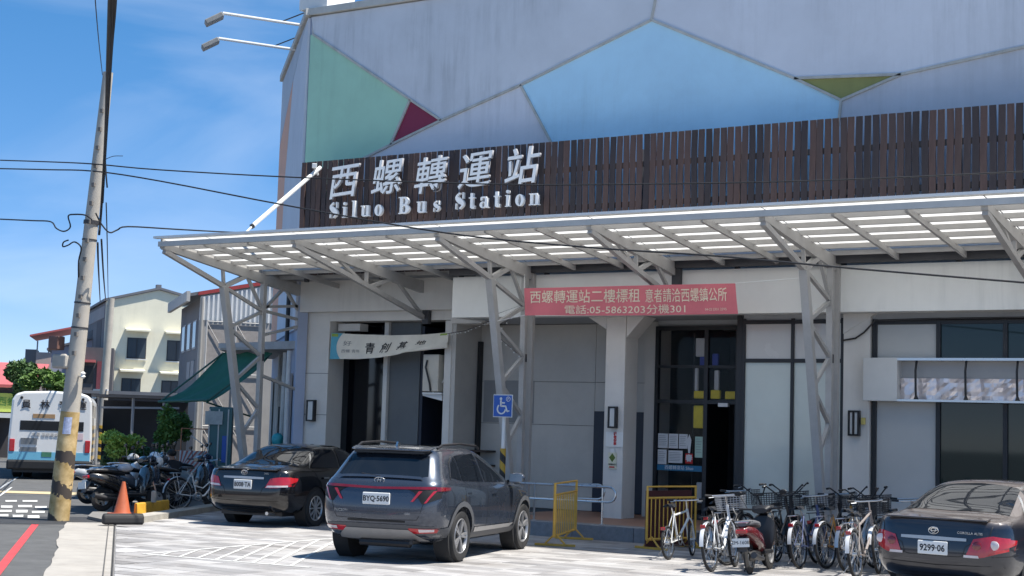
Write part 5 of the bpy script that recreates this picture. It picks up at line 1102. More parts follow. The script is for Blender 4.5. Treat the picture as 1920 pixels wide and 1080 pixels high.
# ---- motor scooters
def eloft(secs, n=14):
    """body of elliptical sections across the y axis: (y, z, half width, half height)"""
    mb = MB(); vs = []
    for y, z, w, h in secs:
        for k in range(n):
            a = 2*math.pi*k/n; ca, sa = math.cos(a), math.sin(a); q = 2.6
            vs.append((w*math.copysign(abs(ca)**(2/q), ca), y, z+h*math.copysign(abs(sa)**(2/q), sa)))
    m = len(secs); fs = [(i*n+k, i*n+(k+1) % n, (i+1)*n+(k+1) % n, (i+1)*n+k) for i in range(m-1) for k in range(n)]+[tuple(range(n-1, -1, -1)), tuple(range((m-1)*n, m*n))]
    mb.sm = True; return mb.add(vs, fs)
def scooter(label, loc, yaw, col, group, seat=None, plate=None, moped=False, lean=6, helmet=False, name='motor_scooter'):
    t = thing(name, label, 'scooter' if not moped else 'moped', loc, yaw, group); t.rotation_euler = (0, R(-lean), yaw)
    P2 = black if moped else None; P = pm('scooter_'+'_'.join(str(int(c*100)) for c in col), col, .25, .08, 5, coat=1.); r = .235 if not moped else .24
    for y in (0, 1.22 if not moped else 1.05):
        tw = .10 if not moped else .06
        w = obj('wheel', MB().lathe([(r*.55, -tw*.4), (r*.8, -tw*.5), (r, -tw*.2), (r, tw*.2), (r*.8, tw*.5), (r*.55, tw*.4)], (0, y, r), 'x', 28, close=True), rubber, t, local=True)
        hub = MB().lathe([(.0, -.04), (.05, -.04), (.05, .04), (.0, .04)], (0, y, r), 'x', 12).lathe([(r*.52, -.03), (r*.58, -.035), (r*.58, .035), (r*.52, .03)], (0, y, r), 'x', 24, close=True)
        for k in range(5): a = 2*math.pi*k/5; hub.bar((0, y, r), (0, y+r*.54*math.cos(a), r+r*.54*math.sin(a)), .05, .03, up=(1, 0, 0))
        obj('rim', hub, alloy, w, local=True)
    k = 1 if not moped else .86; yy = lambda v: v*(1 if not moped else .87)
    obj('rear_cowl', eloft([(-.34*k, .66, .05, .05), (-.25*k, .66, .13, .09), (0, .60, .17, .13), (.25, .52, .17, .14), (.42, .40, .14, .10), (.46, .34, .10, .05)]), P, t, local=True)
    obj('seat', eloft([(-.30*k, .765, .07, .03), (-.2*k, .78, .13, .045), (.05, .775, .15, .05), (.28, .75, .13, .05), (.45, .72, .08, .04), (.50, .70, .03, .02)]), seat or black, t, local=True)
    obj('floorboard', MB().box(-.15, .15, .40, yy(.92), .27, .34), black, t, local=True, bevel=.02)
    obj('leg_shield', eloft([(yy(.86), .40, .15, .10), (yy(.90), .55, .19, .16), (yy(.95), .62, .20, .24), (yy(1.02), .66, .17, .24), (yy(1.10), .66, .10, .16), (yy(1.15), .66, .04, .06)]), P2 or P, t, local=True)
    obj('front_mudguard', eloft([(yy(1.05), .44, .05, .05), (yy(1.15), .48, .07, .05), (yy(1.30), .47, .07, .04), (yy(1.42), .40, .05, .03)]), P, t, local=True)
    obj('fork', MB().tube([(-.05, yy(1.02), .85), (-.06, yy(1.22), r)], .018, 6).tube([(.05, yy(1.02), .85), (.06, yy(1.22), r)], .018, 6), steel, t, local=True)
    hz_ = 1.0 if not moped else .96
    obj('handlebar_cover', eloft([(yy(.86), hz_-.02, .10, .04), (yy(.93), hz_, .16, .07), (yy(1.02), hz_-.01, .10, .06), (yy(1.06), hz_-.02, .05, .03)]), P2 or P, t, local=True)
    obj('handlebar', MB().tube([(-.34, yy(.84), hz_+.02), (-.12, yy(.92), hz_), (.12, yy(.92), hz_), (.34, yy(.84), hz_+.02)], .016, 8), black, t, local=True)
    obj('headlamp', MB().ico((0, yy(1.04), hz_-.02), 1, 2, (.09, .04, .05)), clr, t, local=True)
    for sx in (-1, 1):
        o = obj('mirror', MB().ico((sx*.36, yy(.93), hz_+.26), 1, 2, (.065, .02, .042)), black, t, local=True); obj('mirror_stalk', MB().tube([(sx*.22, yy(.90), hz_+.02), (sx*.30, yy(.92), hz_+.18), (sx*.35, yy(.93), hz_+.24)], .007, 6), black, o, local=True)
        obj('mirror_glass', MB().box(sx*.36-.05, sx*.36+.05, yy(.93)-.024, yy(.93)-.020, hz_+.235, hz_+.285), cglass, o, local=True)
    obj('tail_lamp', MB().box(-.09, .09, -.375*k, -.325*k, .63, .69), redl, t, local=True, bevel=.012); obj('rear_mudguard', MB().prism([(-.08, -.30*k, .58), (.08, -.30*k, .58), (.08, -.42*k, .36), (-.08, -.42*k, .36)], (0, .02, .01)), black, t, local=True)
    o = obj('licence_plate', MB().box(-.13, .13, -.445*k, -.435*k, .43, .56), white, t, local=True)
    if plate: place_text('lettering', plate, .075, ink, o, (0, -.448*k, .495), (1, 0, 0), (0, 0, 1), ext=.001)
    obj('engine', eloft([(-.12, .28, .06, .06), (0, .28, .12, .09), (.3, .28, .10, .08), (.38, .28, .05, .04)]), black, t, local=True); obj('exhaust', MB().tube([(.14, .25, .22), (.16, 0, .24), (.16, -.28, .30)], [.03, .045, .05], 10), pm('exhaust_dark', (.06, .06, .065), .45, .2, 6, metal=.5), t, local=True)
    obj('grab_rail', MB().tube([(-.12, -.1, .80), (-.10, -.30*k, .80), (.10, -.30*k, .80), (.12, -.1, .80)], .012, 6), steel, t, local=True); obj('stand', MB().tube([(-.1, .35, .28), (-.2, .36, .02)], .012, 6), black, t, local=True)
    if helmet: pass
    return t
scooter('dark red moped with a white licence plate in the bicycle row', (-8.20, 19.55, 0), R(6), (.10, .010, .013), 'mopeds at the porch', pm('seat_grey', (.10, .10, .11), .6, .1, 9), 'EM-1608', True, 5, name='electric_moped').scale = (.9, .9, .88)
dk = ((.012, .012, .014), (.03, .035, .05), (.10, .10, .11), (.018, .018, .02), (.30, .31, .32), (.02, .03, .07), (.55, .55, .54), (.03, .03, .03), (.42, .43, .44))
labs = ['black motor scooter parked side-on behind the orange cone', 'dark blue motor scooter nearest the bus', 'grey motor scooter in the middle of the street-side cluster', 'black motor scooter behind the white ladies bicycle', 'silver motor scooter deep in the street-side cluster', 'navy motor scooter at the back of the cluster under the bush', 'white motor scooter farthest from the street in the cluster', 'charcoal motor scooter second row beside the shrub', 'pale grey motor scooter at the street end of the second row']
for q, (x, y, a) in enumerate(((-22.35, 21.25, -12), (-23.0, 21.95, -22), (-23.5, 22.75, -28), (-22.9, 23.3, -20), (-24.2, 23.7, -24), (-24.4, 25.0, -32), (-25.4, 26.3, -30), (-25.3, 24.6, -26), (-24.3, 22.7, -24))):
    scooter(labs[q], (x, y, .03), R(a), dk[q], 'motor scooters beside the street', None, None, False, 6)
def helmet(loc, col, lab):
    t = thing('helmet', lab, 'helmet', loc); obj('shell', MB().ico((0, 0, .12), .135, 2, (1, 1.1, .95)), pc('helmet_'+lab.split()[0], col), t, local=True); obj('visor', MB().ico((0, -.03, .10), .128, 2, (.95, 1.12, .7)), cglass, t, local=True)
helmet((-22.75, 23.05, .84), (.70, .70, .68), 'white helmet resting on a scooter seat behind the ladies bicycle')
helmet((-23.5, 23.75, .90), (.72, .73, .74), 'pale helmet hung on the scooters left of the first one')
tag(obj('saddle_bag', MB().ico((-22.3, 21.75, .86), .14, 2, (1, 1.2, .6)), pm('bag_grey', (.45, .45, .46), .7, .2, 9)), 'grey cloth bag on the seat of the side-on black scooter', 'bag')
# ---- cone, rubber block, yellow kerb block
t = thing('traffic_cone', 'faded orange traffic cone standing in a black rubber base by the kerb', 'cone', (-21.3, 20.75, .03))
oc = pm('cone_orange', (.42, .10, .04), .6, .15, 6, dirt=.3)
obj('cone', MB().lathe([(.17, .03), (.15, .06), (.035, .60), (.03, .62), (.0, .62)], (0, 0, 0), 'z', 20), oc, t, local=True); obj('base', MB().box(-.2, .2, -.2, .2, 0, .04), oc, t, local=True, bevel=.015)
tag(obj('wheel_stop', MB().prism([(-20.02, 19.02, .0), (-19.84, 18.90, .0), (-19.86, 18.91, .15), (-19.93, 18.96, .2), (-20.0, 19.01, .15)], (.36, .62, 0)), pm('black_rubber', (.016, .016, .017), .7, .15, 8), bevel=.04), 'black rubber wheel stop lying at the plaza corner', 'wheel stop')
tag(obj('kerb_block', MB().prism([(-20.9, 20.75, .0), (-21.15, 20.9, .0), (-21.12, 20.88, .26), (-20.97, 20.8, .26)], (-.65, 1.5, 0)), yellowpaint, bevel=.02), 'yellow painted kerb block behind the wheel stop', 'kerb')
t = thing('bollard', 'short grey bollard stub on the yellow kerb block', 'bollard', (-21.25, 21.5, .25)); obj('post', MB().tube([(0, 0, 0), (0, 0, .2)], .05, 10), kerbc, t, local=True); obj('cap', MB().ico((0, 0, .2), .052, 1, (1, 1, .5)), kerbc, t, local=True)
# ================================================================ STREET POLE AND WIRES
pconc = pm('pole_concrete', (.46, .42, .36), .85, .12, 3, bump=.2, bscale=40, streak=.3, dirt=.25)
wirem = pm('cable_black', (.012, .013, .016), .6, .1, 5)
t = thing('utility_pole', 'tall leaning concrete utility pole with a peeling yellow and black foot', 'pole', (-21.39, 19.3, -.03))
tp = Vector((.50, .12, 8.15))
def pp(z): return tp*(z/8.15)
def pr_(z): return .185-.095*z/8.15
obj('shaft', MB().tube([pp(z) for z in (0, 2, 4, 6, 8.15)], [pr_(z) for z in (0, 2, 4, 6, 8.15)], 24), pconc, t, local=True)
obj('hazard_wrap', MB().tube([pp(0), pp(1.0), pp(1.95)], [pr_(0)+.006, pr_(1)+.006, pr_(1.95)+.006], 24), pm('peeling_hazard_paint', (.44, .27, .06), .75, .35, 4, col2=(.56, .42, .22), dirt=.6, bands=((.07, .055, .045), .62, .40, .09, 1.25), edge=.5), t, local=True)
for z in (3.45, 3.9, 5.05): obj('strap', MB().tube([pp(z), pp(z+.03)], pr_(z)+.008, 20), cdk, t, local=True)
for k in range(14):
    z = 3.0+k*.34; a = math.radians(-62); obj('step_socket', MB().box(-.035, .035, -.02, .02, -.035, .035), pm('socket_shadow', (.20, .18, .16), .9, .2, 6), t, local=True).location = pp(z)+Vector((math.cos(a), math.sin(a), 0))*pr_(z)
obj('junction_box', MB().box(-.26, -.02, -.24, -.06, 3.05, 3.30), pm('box_brown', (.16, .08, .06), .6, .15, 7), t, local=True, bevel=.02)
obj('bracket', MB().box(-.20, .16, -.20, -.02, 2.72, 2.98), pconc, t, local=True, bevel=.04); obj('insulator', MB().lathe([(.02, 0), (.05, .03), (.03, .06), (.05, .09), (.02, .12)], (.42, .0, 2.55), 'z', 12), white, t, local=True); obj('insulator_arm', MB().tube([(.1, 0, 2.6), (.42, 0, 2.58)], .015, 6), steel, t, local=True)
obj('clamp', MB().tube([pp(5.35), pp(5.42)], pr_(5.4)+.02, 16), cdk, t, local=True)
obj('notice', MB().grid([[pp(z)+Vector((math.cos(a), math.sin(a), 0))*(pr_(z)+.012) for a in [math.radians(-75+12*k) for k in range(5)]] for z in (1.55, 1.7, 1.85)]), pm('sticker_blue_white', (.45, .5, .66), .7, .3, 18), t, local=True, fix=False)
WIRES = {'W1': [(-25.05, 20.54, 6.96), (-23.05, 20.03, 6.71), (-20.94, 19.25, 6.4), (-19.56, 19.53, 6.25), (-17.02, 20.3, 6.08), (-13.64, 20.88, 5.86), (-11.81, 21.2, 5.79), (-8.36, 21.58, 5.7), (-5.15, 21.92, 5.7), (-3.54, 21.97, 5.71)], 'W2': [(-25.06, 20.55, 6.79), (-23.06, 20.05, 6.56), (-20.93, 19.27, 6.27), (-19.14, 19.12, 5.96), (-16.18, 19.13, 5.37), (-13.21, 19.37, 4.83), (-10.62, 19.12, 4.49), (-8.5, 19.04, 4.28), (-6.63, 19.05, 4.06), (-4.47, 19.0, 3.82), (-3.36, 18.99, 3.7)], 'W3a': [(-25.08, 20.65, 5.77), (-23.58, 20.18, 5.61), (-22.65, 19.83, 5.5), (-22.25, 19.62, 5.33), (-21.89, 19.49, 5.24), (-21.56, 19.34, 5.29), (-21.51, 19.23, 5.47), (-21.26, 19.15, 5.48), (-21.02, 19.19, 5.46), (-20.84, 19.18, 5.37)], 'W3b': [(-20.78, 19.21, 5.49), (-20.7, 19.28, 5.3), (-20.58, 19.37, 5.15), (-20.53, 19.51, 5.21), (-20.44, 19.68, 5.29), (-20.63, 21.09, 5.43), (-20.79, 22.74, 5.59), (-21.05, 24.33, 5.78)], 'V1': [(-12.28, 11.36, 6.67), (-12.66, 11.73, 6.46), (-14.94, 13.87, 6.44), (-17.98, 16.73, 6.28), (-19.9, 18.52, 6.0), (-20.7, 19.26, 5.49), (-20.74, 19.28, 5.1)], 'V2': [(-12.18, 11.3, 6.64), (-12.64, 11.75, 6.46), (-14.91, 13.88, 6.51), (-17.58, 16.37, 6.43), (-19.5, 18.16, 6.19), (-20.6, 19.19, 5.67)], 'V3': [(-12.01, 11.18, 6.59), (-12.61, 11.77, 6.46), (-14.59, 13.6, 6.56), (-17.18, 16.01, 6.57), (-19.48, 18.15, 6.38), (-20.5, 19.1, 5.94)], 'V4': [(-12.05, 10.92, 6.52), (-12.8, 11.65, 6.46), (-16.53, 15.16, 7.2), (-20.7, 19.11, 7.99)], 'B1': [(-20.99, 19.49, 4.99), (-24.16, 22.49, 4.97), (-43.76, 40.92, 6.2)], 'B2': [(-20.93, 19.52, 5.05), (-27.08, 25.39, 5.11), (-43.58, 41.02, 6.27)], 'B3': [(-20.84, 19.5, 5.72), (-24.74, 23.26, 5.42), (-43.5, 41.07, 6.31)], 'L1': [(-21.15, 19.23, 4.34), (-21.06, 19.13, 4.62), (-20.94, 19.06, 4.85), (-21.04, 18.99, 4.95), (-21.14, 18.94, 4.89), (-21.22, 18.89, 4.86), (-21.21, 18.89, 4.94), (-21.13, 18.93, 4.98)], 'L2': [(-20.54, 19.14, 6.43), (-20.46, 19.11, 6.13), (-20.45, 19.14, 5.92)], 'L3': [(-20.55, 19.13, 6.43), (-20.42, 19.21, 6.5), (-20.27, 19.3, 6.51)]}
wl = {'W1': 'upper cable from the left edge past the pole and across the timber screen', 'W2': 'lower cable sagging from the pole across the canopy to the right edge', 'W3a': 'looped cable from the left edge to the pole', 'W3b': 'short cable from the pole to the station corner',
      'V1': 'leftmost strand of the thick cable bundle rising from the pole', 'V2': 'middle strand of the thick cable bundle rising from the pole', 'V3': 'rightmost strand of the thick cable bundle rising from the pole', 'V4': 'thin wire rising left of the pole top',
      'B1': 'left cable running back from the pole to the far pole', 'B2': 'middle cable running back from the pole to the far pole', 'B3': 'right thin cable running back from the pole to the far pole', 'L1': 'curled cable end hanging left of the pole', 'L2': 'loose cable end hanging right of the pole', 'L3': 'short wire stub sticking out right of the pole'}
for k, pts in WIRES.items():
    r_ = {'V1': .022, 'V2': .022, 'V3': .02, 'W1': .012, 'W2': .013, 'V4': .007, 'B3': .012, 'B1': .02, 'B2': .02, 'L3': .006}.get(k, .014)
    P_ = [Vector(p) for p in pts]; cv = []
    for q in range(len(P_)-1):
        p0, p1, p2, p3 = P_[max(q-1, 0)], P_[q], P_[q+1], P_[min(q+2, len(P_)-1)]
        for s_ in range(4):
            u = s_/4; cv.append(.5*((2*p1)+(p2-p0)*u+(2*p0-5*p1+4*p2-p3)*u*u+(3*p1-p0-3*p2+p3)*u**3))
    cv.append(P_[-1]); tag(obj('cable', MB().tube(cv, r_, 6), wirem), wl[k], 'cable', 'overhead cables')
# ================================================================ BUS
def Pd(px, D): q = (px-960)/2866.3; return (D*(-.5251+q*.8496), D*(.846+q*.5274))
bw = pm('bus_white', (.74, .74, .73), .35, .05, 2, coat=.5, dirt=.12); bb_ = pm('bus_blue', (.16, .45, .62), .35, .08, 3, coat=.4)
bx, by_ = Pd(112, 45)
BUS = thing('bus', 'white city bus with a light blue lower band seen from behind', 'bus', (bx, by_, -.03), R(46))
def brk(x0, x1, z0, z1, y0=-.012, y1=.02): return MB().box(x0, x1, y0, y1, z0, z1)
prof = [(-1.16, .42), (-1.17, 1.2), (-1.12, 2.3), (-1.02, 2.47), (-.8, 2.54), (0, 2.58), (.8, 2.54), (1.02, 2.47), (1.12, 2.3), (1.17, 1.2), (1.16, .42)]
obj('body', MB().prism([(x, 0, z) for x, z in prof], (0, 9.0, 0)), bw, BUS, local=True, bevel=.06)
obj('bumper', MB().box(-1.18, 1.18, -.05, .5, .28, .56), pm('bus_black', (.015, .015, .016), .6, .15, 4), BUS, local=True, bevel=.05); obj('chassis', MB().box(-1.0, 1.0, .1, 8.8, .2, .45), black, BUS, local=True)
obj('blue_band', brk(-1.14, 1.14, .565, .80), bb_, BUS, local=True)
obj('rear_window', brk(-.86, .92, 1.42, 1.70), cglass, BUS, local=True, bevel=.01); obj('brown_strip', brk(-.52, .10, 1.78, 1.90), pm('strip_brown', (.36, .22, .11), .6, .15, 6), BUS, local=True)
obj('red_sticker', brk(.53, .70, 1.74, 1.89), redink, BUS, local=True); obj('pink_sticker', brk(.62, .92, 1.18, 1.36), pm('pink_print', (.66, .5, .52), .6, .1, 6), BUS, local=True); obj('green_plate', brk(-.22, .06, .66, .80, -.02, 0), pm('plate_green', (.06, .20, .12), .5, .2, 9), BUS, local=True)
for z0, n in ((1.0, 6), (.80, 4)):
    for k in range(n): obj('grille_slat', brk(-.82, -.36, z0+.02+k*.032, z0+.036+k*.032, -.02, 0), pm('grille_grey', (.18, .18, .18), .6, .1, 6), BUS, local=True)
for s_ in (-1, 1):
    obj('tail_lamp', brk(min(s_*.98, s_*1.13), max(s_*.98, s_*1.13), .80, 1.16, -.03, .05), redl, BUS, local=True, bevel=.02); obj('marker_lamp', MB().ico((s_*.86, -.01, 2.36), .05, 1), black, BUS, local=True)
    for y in (1.9, 6.8): w = obj('wheel', MB().lathe([(.22, -.14), (.4, -.14), (.45, -.1), (.45, .1), (.4, .14), (.22, .14)], (s_*.98, y, .45), 'x', 24, close=True), rubber, BUS, local=True); obj('rim', MB().lathe([(0, -.1), (.22, -.1), (.22, .1), (0, .1)], (s_*.98, y, .45), 'x', 16), alloy, w, local=True)
    obj('dual_tyre', MB().lathe([(.2, -.12), (.42, -.12), (.42, .12), (.2, .12)], (s_*.68, 1.9, .43), 'x', 20), rubber, BUS, local=True)
for q, chs in enumerate('員林客運'): place_text('lettering', chs, .27, ink, BUS, (-.72+q*.52, -.016, 2.16), (1, 0, 0), (0, 0, 1), ext=.003, off=.004)
place_text('lettering', '免費 服務專線', .12, MATS['grey_ink'], BUS, (-.15, -.016, 1.29), (1, 0, 0), (0, 0, 1), ext=.002)
for y in (2.2, 3.6, 5.0, 6.4): [obj('side_window', MB().box(sx*1.135-.007, sx*1.135+.007, y-.6, y+.6, 1.5, 2.2), cglass, BUS, local=True) for sx in (-1, 1)]
# ================================================================ HOUSES
def house(name, label, px, D, rz=45, cat='house'):
    x, y = Pd(px, D); return thing(name, label, cat, (x, y, -.03), R(rz))
def lp(name, mb, mat, t, parent=None, **k): return obj(name, mb, mat, parent or t, local=True, **k)
cream_w = pm('cream_render', (.78, .74, .58), .85, .07, .6, streak=.25, dirt=.12); greyw = pm('grey_render_and_shade', (.17, .17, .18), .85, .1, .5, dirt=.3); roofg = pm('grey_tin_roof', (.15, .155, .17), .6, .1, 2)
Y_ = house('cream_house', 'cream gabled house with dark windows under small concrete awnings', 300, 95, 53)
gw, ge, ga = 3.15, 8.95, 9.8
lp('gable_wall', MB().prism([(-gw, 0, 0), (gw+.6, 0, 0), (gw+.6, 0, ge+.05), (0, 0, ga), (-gw, 0, ge)], (0, .3, 0)), cream_w, Y_)
lp('side_wall', MB().box(-gw, -gw+.3, .3, 14, 0, ge-.05), greyw, Y_); lp('side_wall', MB().box(gw+.3, gw+.6, .3, 14, 0, ge-.05), greyw, Y_)  # dark grey puts the shade of the side wall into its colour
for s_, xe in ((-1, -gw-.15), (1, gw+.75)): lp('roof', MB().prism([(0, -.15, ga+.03), (xe, -.15, ge-.02), (xe, -.15, ge+.13), (0, -.15, ga+.18)], (0, 14.2, 0)), roofg, Y_)
lp('ridge_vent', MB().box(-.15, .15, .2, .7, ga+.15, ga+.36), roofg, Y_)
for x, z in ((-1.2, 6.15), (1.22, 6.1), (-1.42, 3.65), (1.0, 3.6)):
    f = lp('window', MB().box(x-.58, x+.58, -.03, .05, z-.66, z+.62), pm('window_frame_dark', (.03, .03, .035), .5, .1, 5), Y_)
    for sx in (-1, 1): lp('pane', MB().box(x+sx*.28-.25, x+sx*.28+.25, -.045, -.032, z-.6, z+.56), glass('far_glass', (.05, .07, .09), .08), Y_, f)
    lp('sill', MB().box(x-.64, x+.64, -.12, -.03, z-.74, z-.67), white, Y_, f)
    lp('awning', MB().prism([(x-.75, 0, z+1.08), (x+.75, 0, z+1.08), (x+.75, -.62, z+1.0), (x-.75, -.62, z+1.0)], (0, 0, .1)), cream_w, Y_)
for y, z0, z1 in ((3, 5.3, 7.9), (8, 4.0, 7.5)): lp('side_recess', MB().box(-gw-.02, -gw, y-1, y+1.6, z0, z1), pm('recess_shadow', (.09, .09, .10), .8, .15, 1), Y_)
lp('side_panel', MB().box(-gw-.03, -gw, .6, 13, 7.95, 8.7), pm('side_band', (.30, .30, .31), .8, .1, 1), Y_); lp('drain_pipe', MB().tube([(-gw+.1, -.06, 0), (-gw+.1, -.06, 8.7)], .07, 8), pm('pipe_grey', (.33, .32, .30), .6, .1, 3), Y_)
# grey tin-clad house beside the station
Q = house('tin_clad_house', 'grey house with white corrugated cladding and a red roof edge behind the truss column', 379, 52, 50)
lp('front_wall', MB().box(0, 7, .05, .3, 0, 5.25), pm('stucco_grey', (.36, .35, .34), .9, .1, 1, dirt=.3), Q); lp('upper_wall', MB().prism([(0, .06, 5.25), (7, .06, 5.25), (7, .06, 7.6), (0, .06, 6.05)], (0, .2, 0)), pm('tin_white', (.76, .76, .75), .5, .06, 2), Q)
tinw = MATS['tin_white']
for k in range(44):
    x = .08+k*.158; lp('cladding_rib', MB().box(x, x+.06, .0, .06, 5.25, 6.03+x*.221), tinw, Q)
lp('roof_edge', MB().prism([(-.1, -.02, 6.08), (7, -.02, 7.64), (7, -.02, 7.76), (-.1, -.02, 6.2)], (0, .045, 0)), pm('red_trim', (.36, .05, .05), .5, .1, 4), Q)
lp('roof', MB().prism([(-.45, .03, 6.02), (7, .03, 7.66), (7, .03, 7.8), (-.45, .03, 6.13)], (0, 6.2, 0)), roofg, Q); lp('eave', MB().box(-.5, -.38, -.1, 6.2, 5.85, 6.2), pm('eave_pale', (.45, .44, .42), .7, .1, 2), Q)
lp('side_wall', MB().box(0, .25, .3, 6, 0, 6.0), greyw, Q)  # shade of this side is part of the dark grey colour
for y in (1.2, 2.9, 4.6): f = lp('window', MB().box(-.03, .0, y-.5, y+.5, 4.3, 5.3), pm('window_frame_pale', (.3, .3, .31), .5, .1, 5), Q); lp('pane', MB().box(-.045, -.032, y-.42, y+.42, 4.36, 5.24), glass('far_glass', (.05, .07, .09), .08), Q, f)
for y in (1.0, 2.2): lp('faded_board', MB().box(-.03, -.0, y, y+.9, 3.3, 3.9), pm('faded_sign', (.30, .30, .31), .7, .1, 3), Q)
lp('corner_pipe', MB().tube([(.04, -.04, 0), (.04, -.04, 6)], .06, 8), pm('pipe_grey', (.33, .32, .30), .6, .1, 3), Q)
SF = house('scaffold_frame', 'rusty white scaffold frame with mesh panels against the grey tin-clad house', 392, 50, 50, 'scaffold')
wsc = pm('scaffold_white', (.55, .53, .50), .6, .15, 5, dirt=.3)
for k in range(3):
    for z in (0, 1.7, 3.4):
        lp('frame_leg', MB().tube([(k*.95, 0, z), (k*.95, 0, z+1.7)], .025, 6), wsc, SF)
        if k < 2: lp('brace', MB().tube([(k*.95, 0, z+1.65), (k*.95+.95, 0, z+.1)], .014, 6), wsc, SF); lp('ledger', MB().tube([(k*.95, 0, z+1.68), (k*.95+.95, 0, z+1.68)], .02, 6), wsc, SF); lp('mesh_panel', MB().box(k*.95+.04, k*.95+.91, .04, .05, z+.3, z+1.6), pm('mesh_beige', (.34, .31, .29), .9, .15, 8), SF)
# distant houses at the left
H = house('red_roof_house', 'distant pink walled house with a red tin roof on open posts', 122, 112)
lp('block', MB().box(-1.7, 1.6, 0, 6, 0, 6.4), pm('pink_wall', (.48, .38, .34), .85, .1, 1), H); lp('roof', MB().prism([(-2.2, -.4, 7.5), (2.0, -.4, 8.5), (2.0, -.4, 8.65), (-2.2, -.4, 7.62)], (0, 7, 0)), pm('red_tin', (.50, .12, .11), .5, .1, 2), H)
for x in (-1.7, -.9, 0, .9): lp('roof_post', MB().box(x, x+.1, 0, .1, 6.4, 7.6+x*.23), pm('pipe_grey', (.33, .32, .30), .6, .1, 3), H)
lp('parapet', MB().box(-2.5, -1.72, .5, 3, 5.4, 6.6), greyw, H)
H = house('slate_house', 'distant blue-grey gabled house half hidden behind the utility pole', 135, 100)
lp('wall', MB().prism([(-1.0, 0, 0), (1.6, 0, 0), (1.6, 0, 6.9), (-1.0, 0, 6.1)], (0, 5, 0)), pm('slate_wall', (.33, .35, .42), .85, .1, 1), H); lp('roof', MB().prism([(-1.3, -.2, 6.05), (1.7, -.2, 6.95), (1.7, -.2, 7.1), (-1.3, -.2, 6.2)], (0, 5.4, 0)), roofg, H)
f = lp('window', MB().box(-.2, .2, -.04, .0, 4.9, 5.7), black, H); lp('window', MB().box(-.5, .5, -.04, 0, 2.6, 3.4), black, H)
H = house('dark_house', 'dark narrow house with a red sign strip beside the far pole', 175, 90)
lp('wall', MB().box(-1.1, 1.4, 0, 6, 0, 5.9), pm('dark_brick', (.10, .095, .10), .85, .15, 2), H); lp('sign_strip', MB().box(.5, .75, -.1, 0, 3.2, 5.1), pm('sign_maroon', (.20, .05, .06), .6, .2, 6), H); lp('canopy', MB().box(-1.2, .4, -.8, 0, 5.0, 5.15), pm('red_tin', (.50, .12, .11), .5, .1, 2), H)
for z in (2.0, 3.8): lp('window', MB().box(-.8, .3, -.05, 0, z, z+1), black, H)
SH = house('street_shop', 'low street shop with yellow-green signboard and white awning at the left edge', 12, 66, 45, 'shop')
lp('wall', MB().box(-6, 1.3, 0, 8, 0, 3.0), pm('shop_dark', (.07, .065, .07), .8, .2, 1), SH); sg = lp('signboard', MB().box(-3.5, .78, -.12, 0, 1.95, 2.75), pm('sign_lime', (.42, .50, .10), .5, .1, 3), SH); place_text('lettering', '西螺', .42, pm('sign_green_ink', (.10, .25, .05), .6, .1, 5), sg, (.35, -.14, 2.35), (1, 0, 0), (0, 0, 1), ext=.005)
lp('logo_panel', MB().box(-.55, .0, -.14, -.125, 2.02, 2.68), white, SH); lp('awning', MB().box(-6, .75, -1.0, 0, 1.7, 1.9), white, SH); lp('hanging_sign', MB().box(-1.2, .1, -.9, -.84, .35, 1.55), pm('sign_yellow', (.62, .50, .04), .5, .1, 3), SH)
lp('roof', MB().prism([(-6, -.3, 3.0), (1.5, -.3, 3.0), (1.5, 8, 4.2), (-6, 8, 4.2)], (0, 0, .12)), pm('red_tin', (.50, .12, .11), .5, .1, 2), SH)
H = house('red_tile_house', 'distant low house with an orange-red tiled roof left of the trees', 10, 90)
lp('wall', MB().box(-3, 2.4, 0, 6, 0, 3.2), pm('pink_wall', (.48, .38, .34), .85, .1, 1), H); lp('roof', MB().prism([(-3.3, -.3, 3.2), (2.2, -.3, 3.2), (0, 3, 4.4), (-2, 3, 4.4)], (0, .0, .15)), pm('orange_tile', (.42, .14, .08), .7, .15, 3), H)
H = house('grey_row_house', 'plain grey row house behind the shelter and the bush', 268, 70)
lp('wall', MB().box(-4, 4, 0, 6, 0, 2.9), pm('shop_dark', (.07, .065, .07), .8, .2, 1), H); lp('roof', MB().box(-4.1, 4.1, -.3, 6, 2.9, 3.05), roofg, H); lp('shutter', MB().box(-3, 2, -.05, 0, .1, 2.3), pm('shutter_grey', (.14, .14, .15), .6, .1, 2), H)
# ================================================================ SHELTER, AWNING, STREET CLUTTER
T = house('bike_shelter', 'dark open shelter with grey posts and a thin flat roof', 272, 46, 40, 'shelter')
shp = pm('shelter_post', (.30, .30, .31), .5, .1, 4)
lp('roof', MB().box(-1.35, 1.35, -.2, 2.6, 2.46, 2.54), cdk, T)
for x in (-1.15, -.15, .75): lp('post', MB().tube([(x, 0, 0), (x, 0, 2.46)], .045, 8), shp, T)
lp('back_panel', MB().box(-1.3, 1.3, 2.5, 2.55, .3, 2.4), pm('panel_navy', (.03, .035, .045), .6, .15, 2), T); lp('beam', MB().bar((-1.2, 0, 2.15), (1.2, 0, 2.2), .04, .06), shp, T)
T = thing('green_awning', 'dark green tarpaulin awning sloping down left of the truss column', 'awning', (-24.6, 26.8, 2.3))
gt = pm('green_tarpaulin', (.02, .125, .07), .55, .15, 3, dirt=.2)
g = []
for k in range(13):
    u = k/12; A_ = Vector((-25.0, 27.35, 3.45)).lerp(Vector((-23.2, 27.0, 3.42)), u); B_ = Vector((-26.05, 26.35, 2.22)).lerp(Vector((-24.35, 26.2, 2.28)), u)
    g.append([A_.lerp(B_, v/8)+Vector((0, 0, -.16*math.sin(math.pi*v/8)+.03*math.sin(u*16+v))) for v in range(9)])
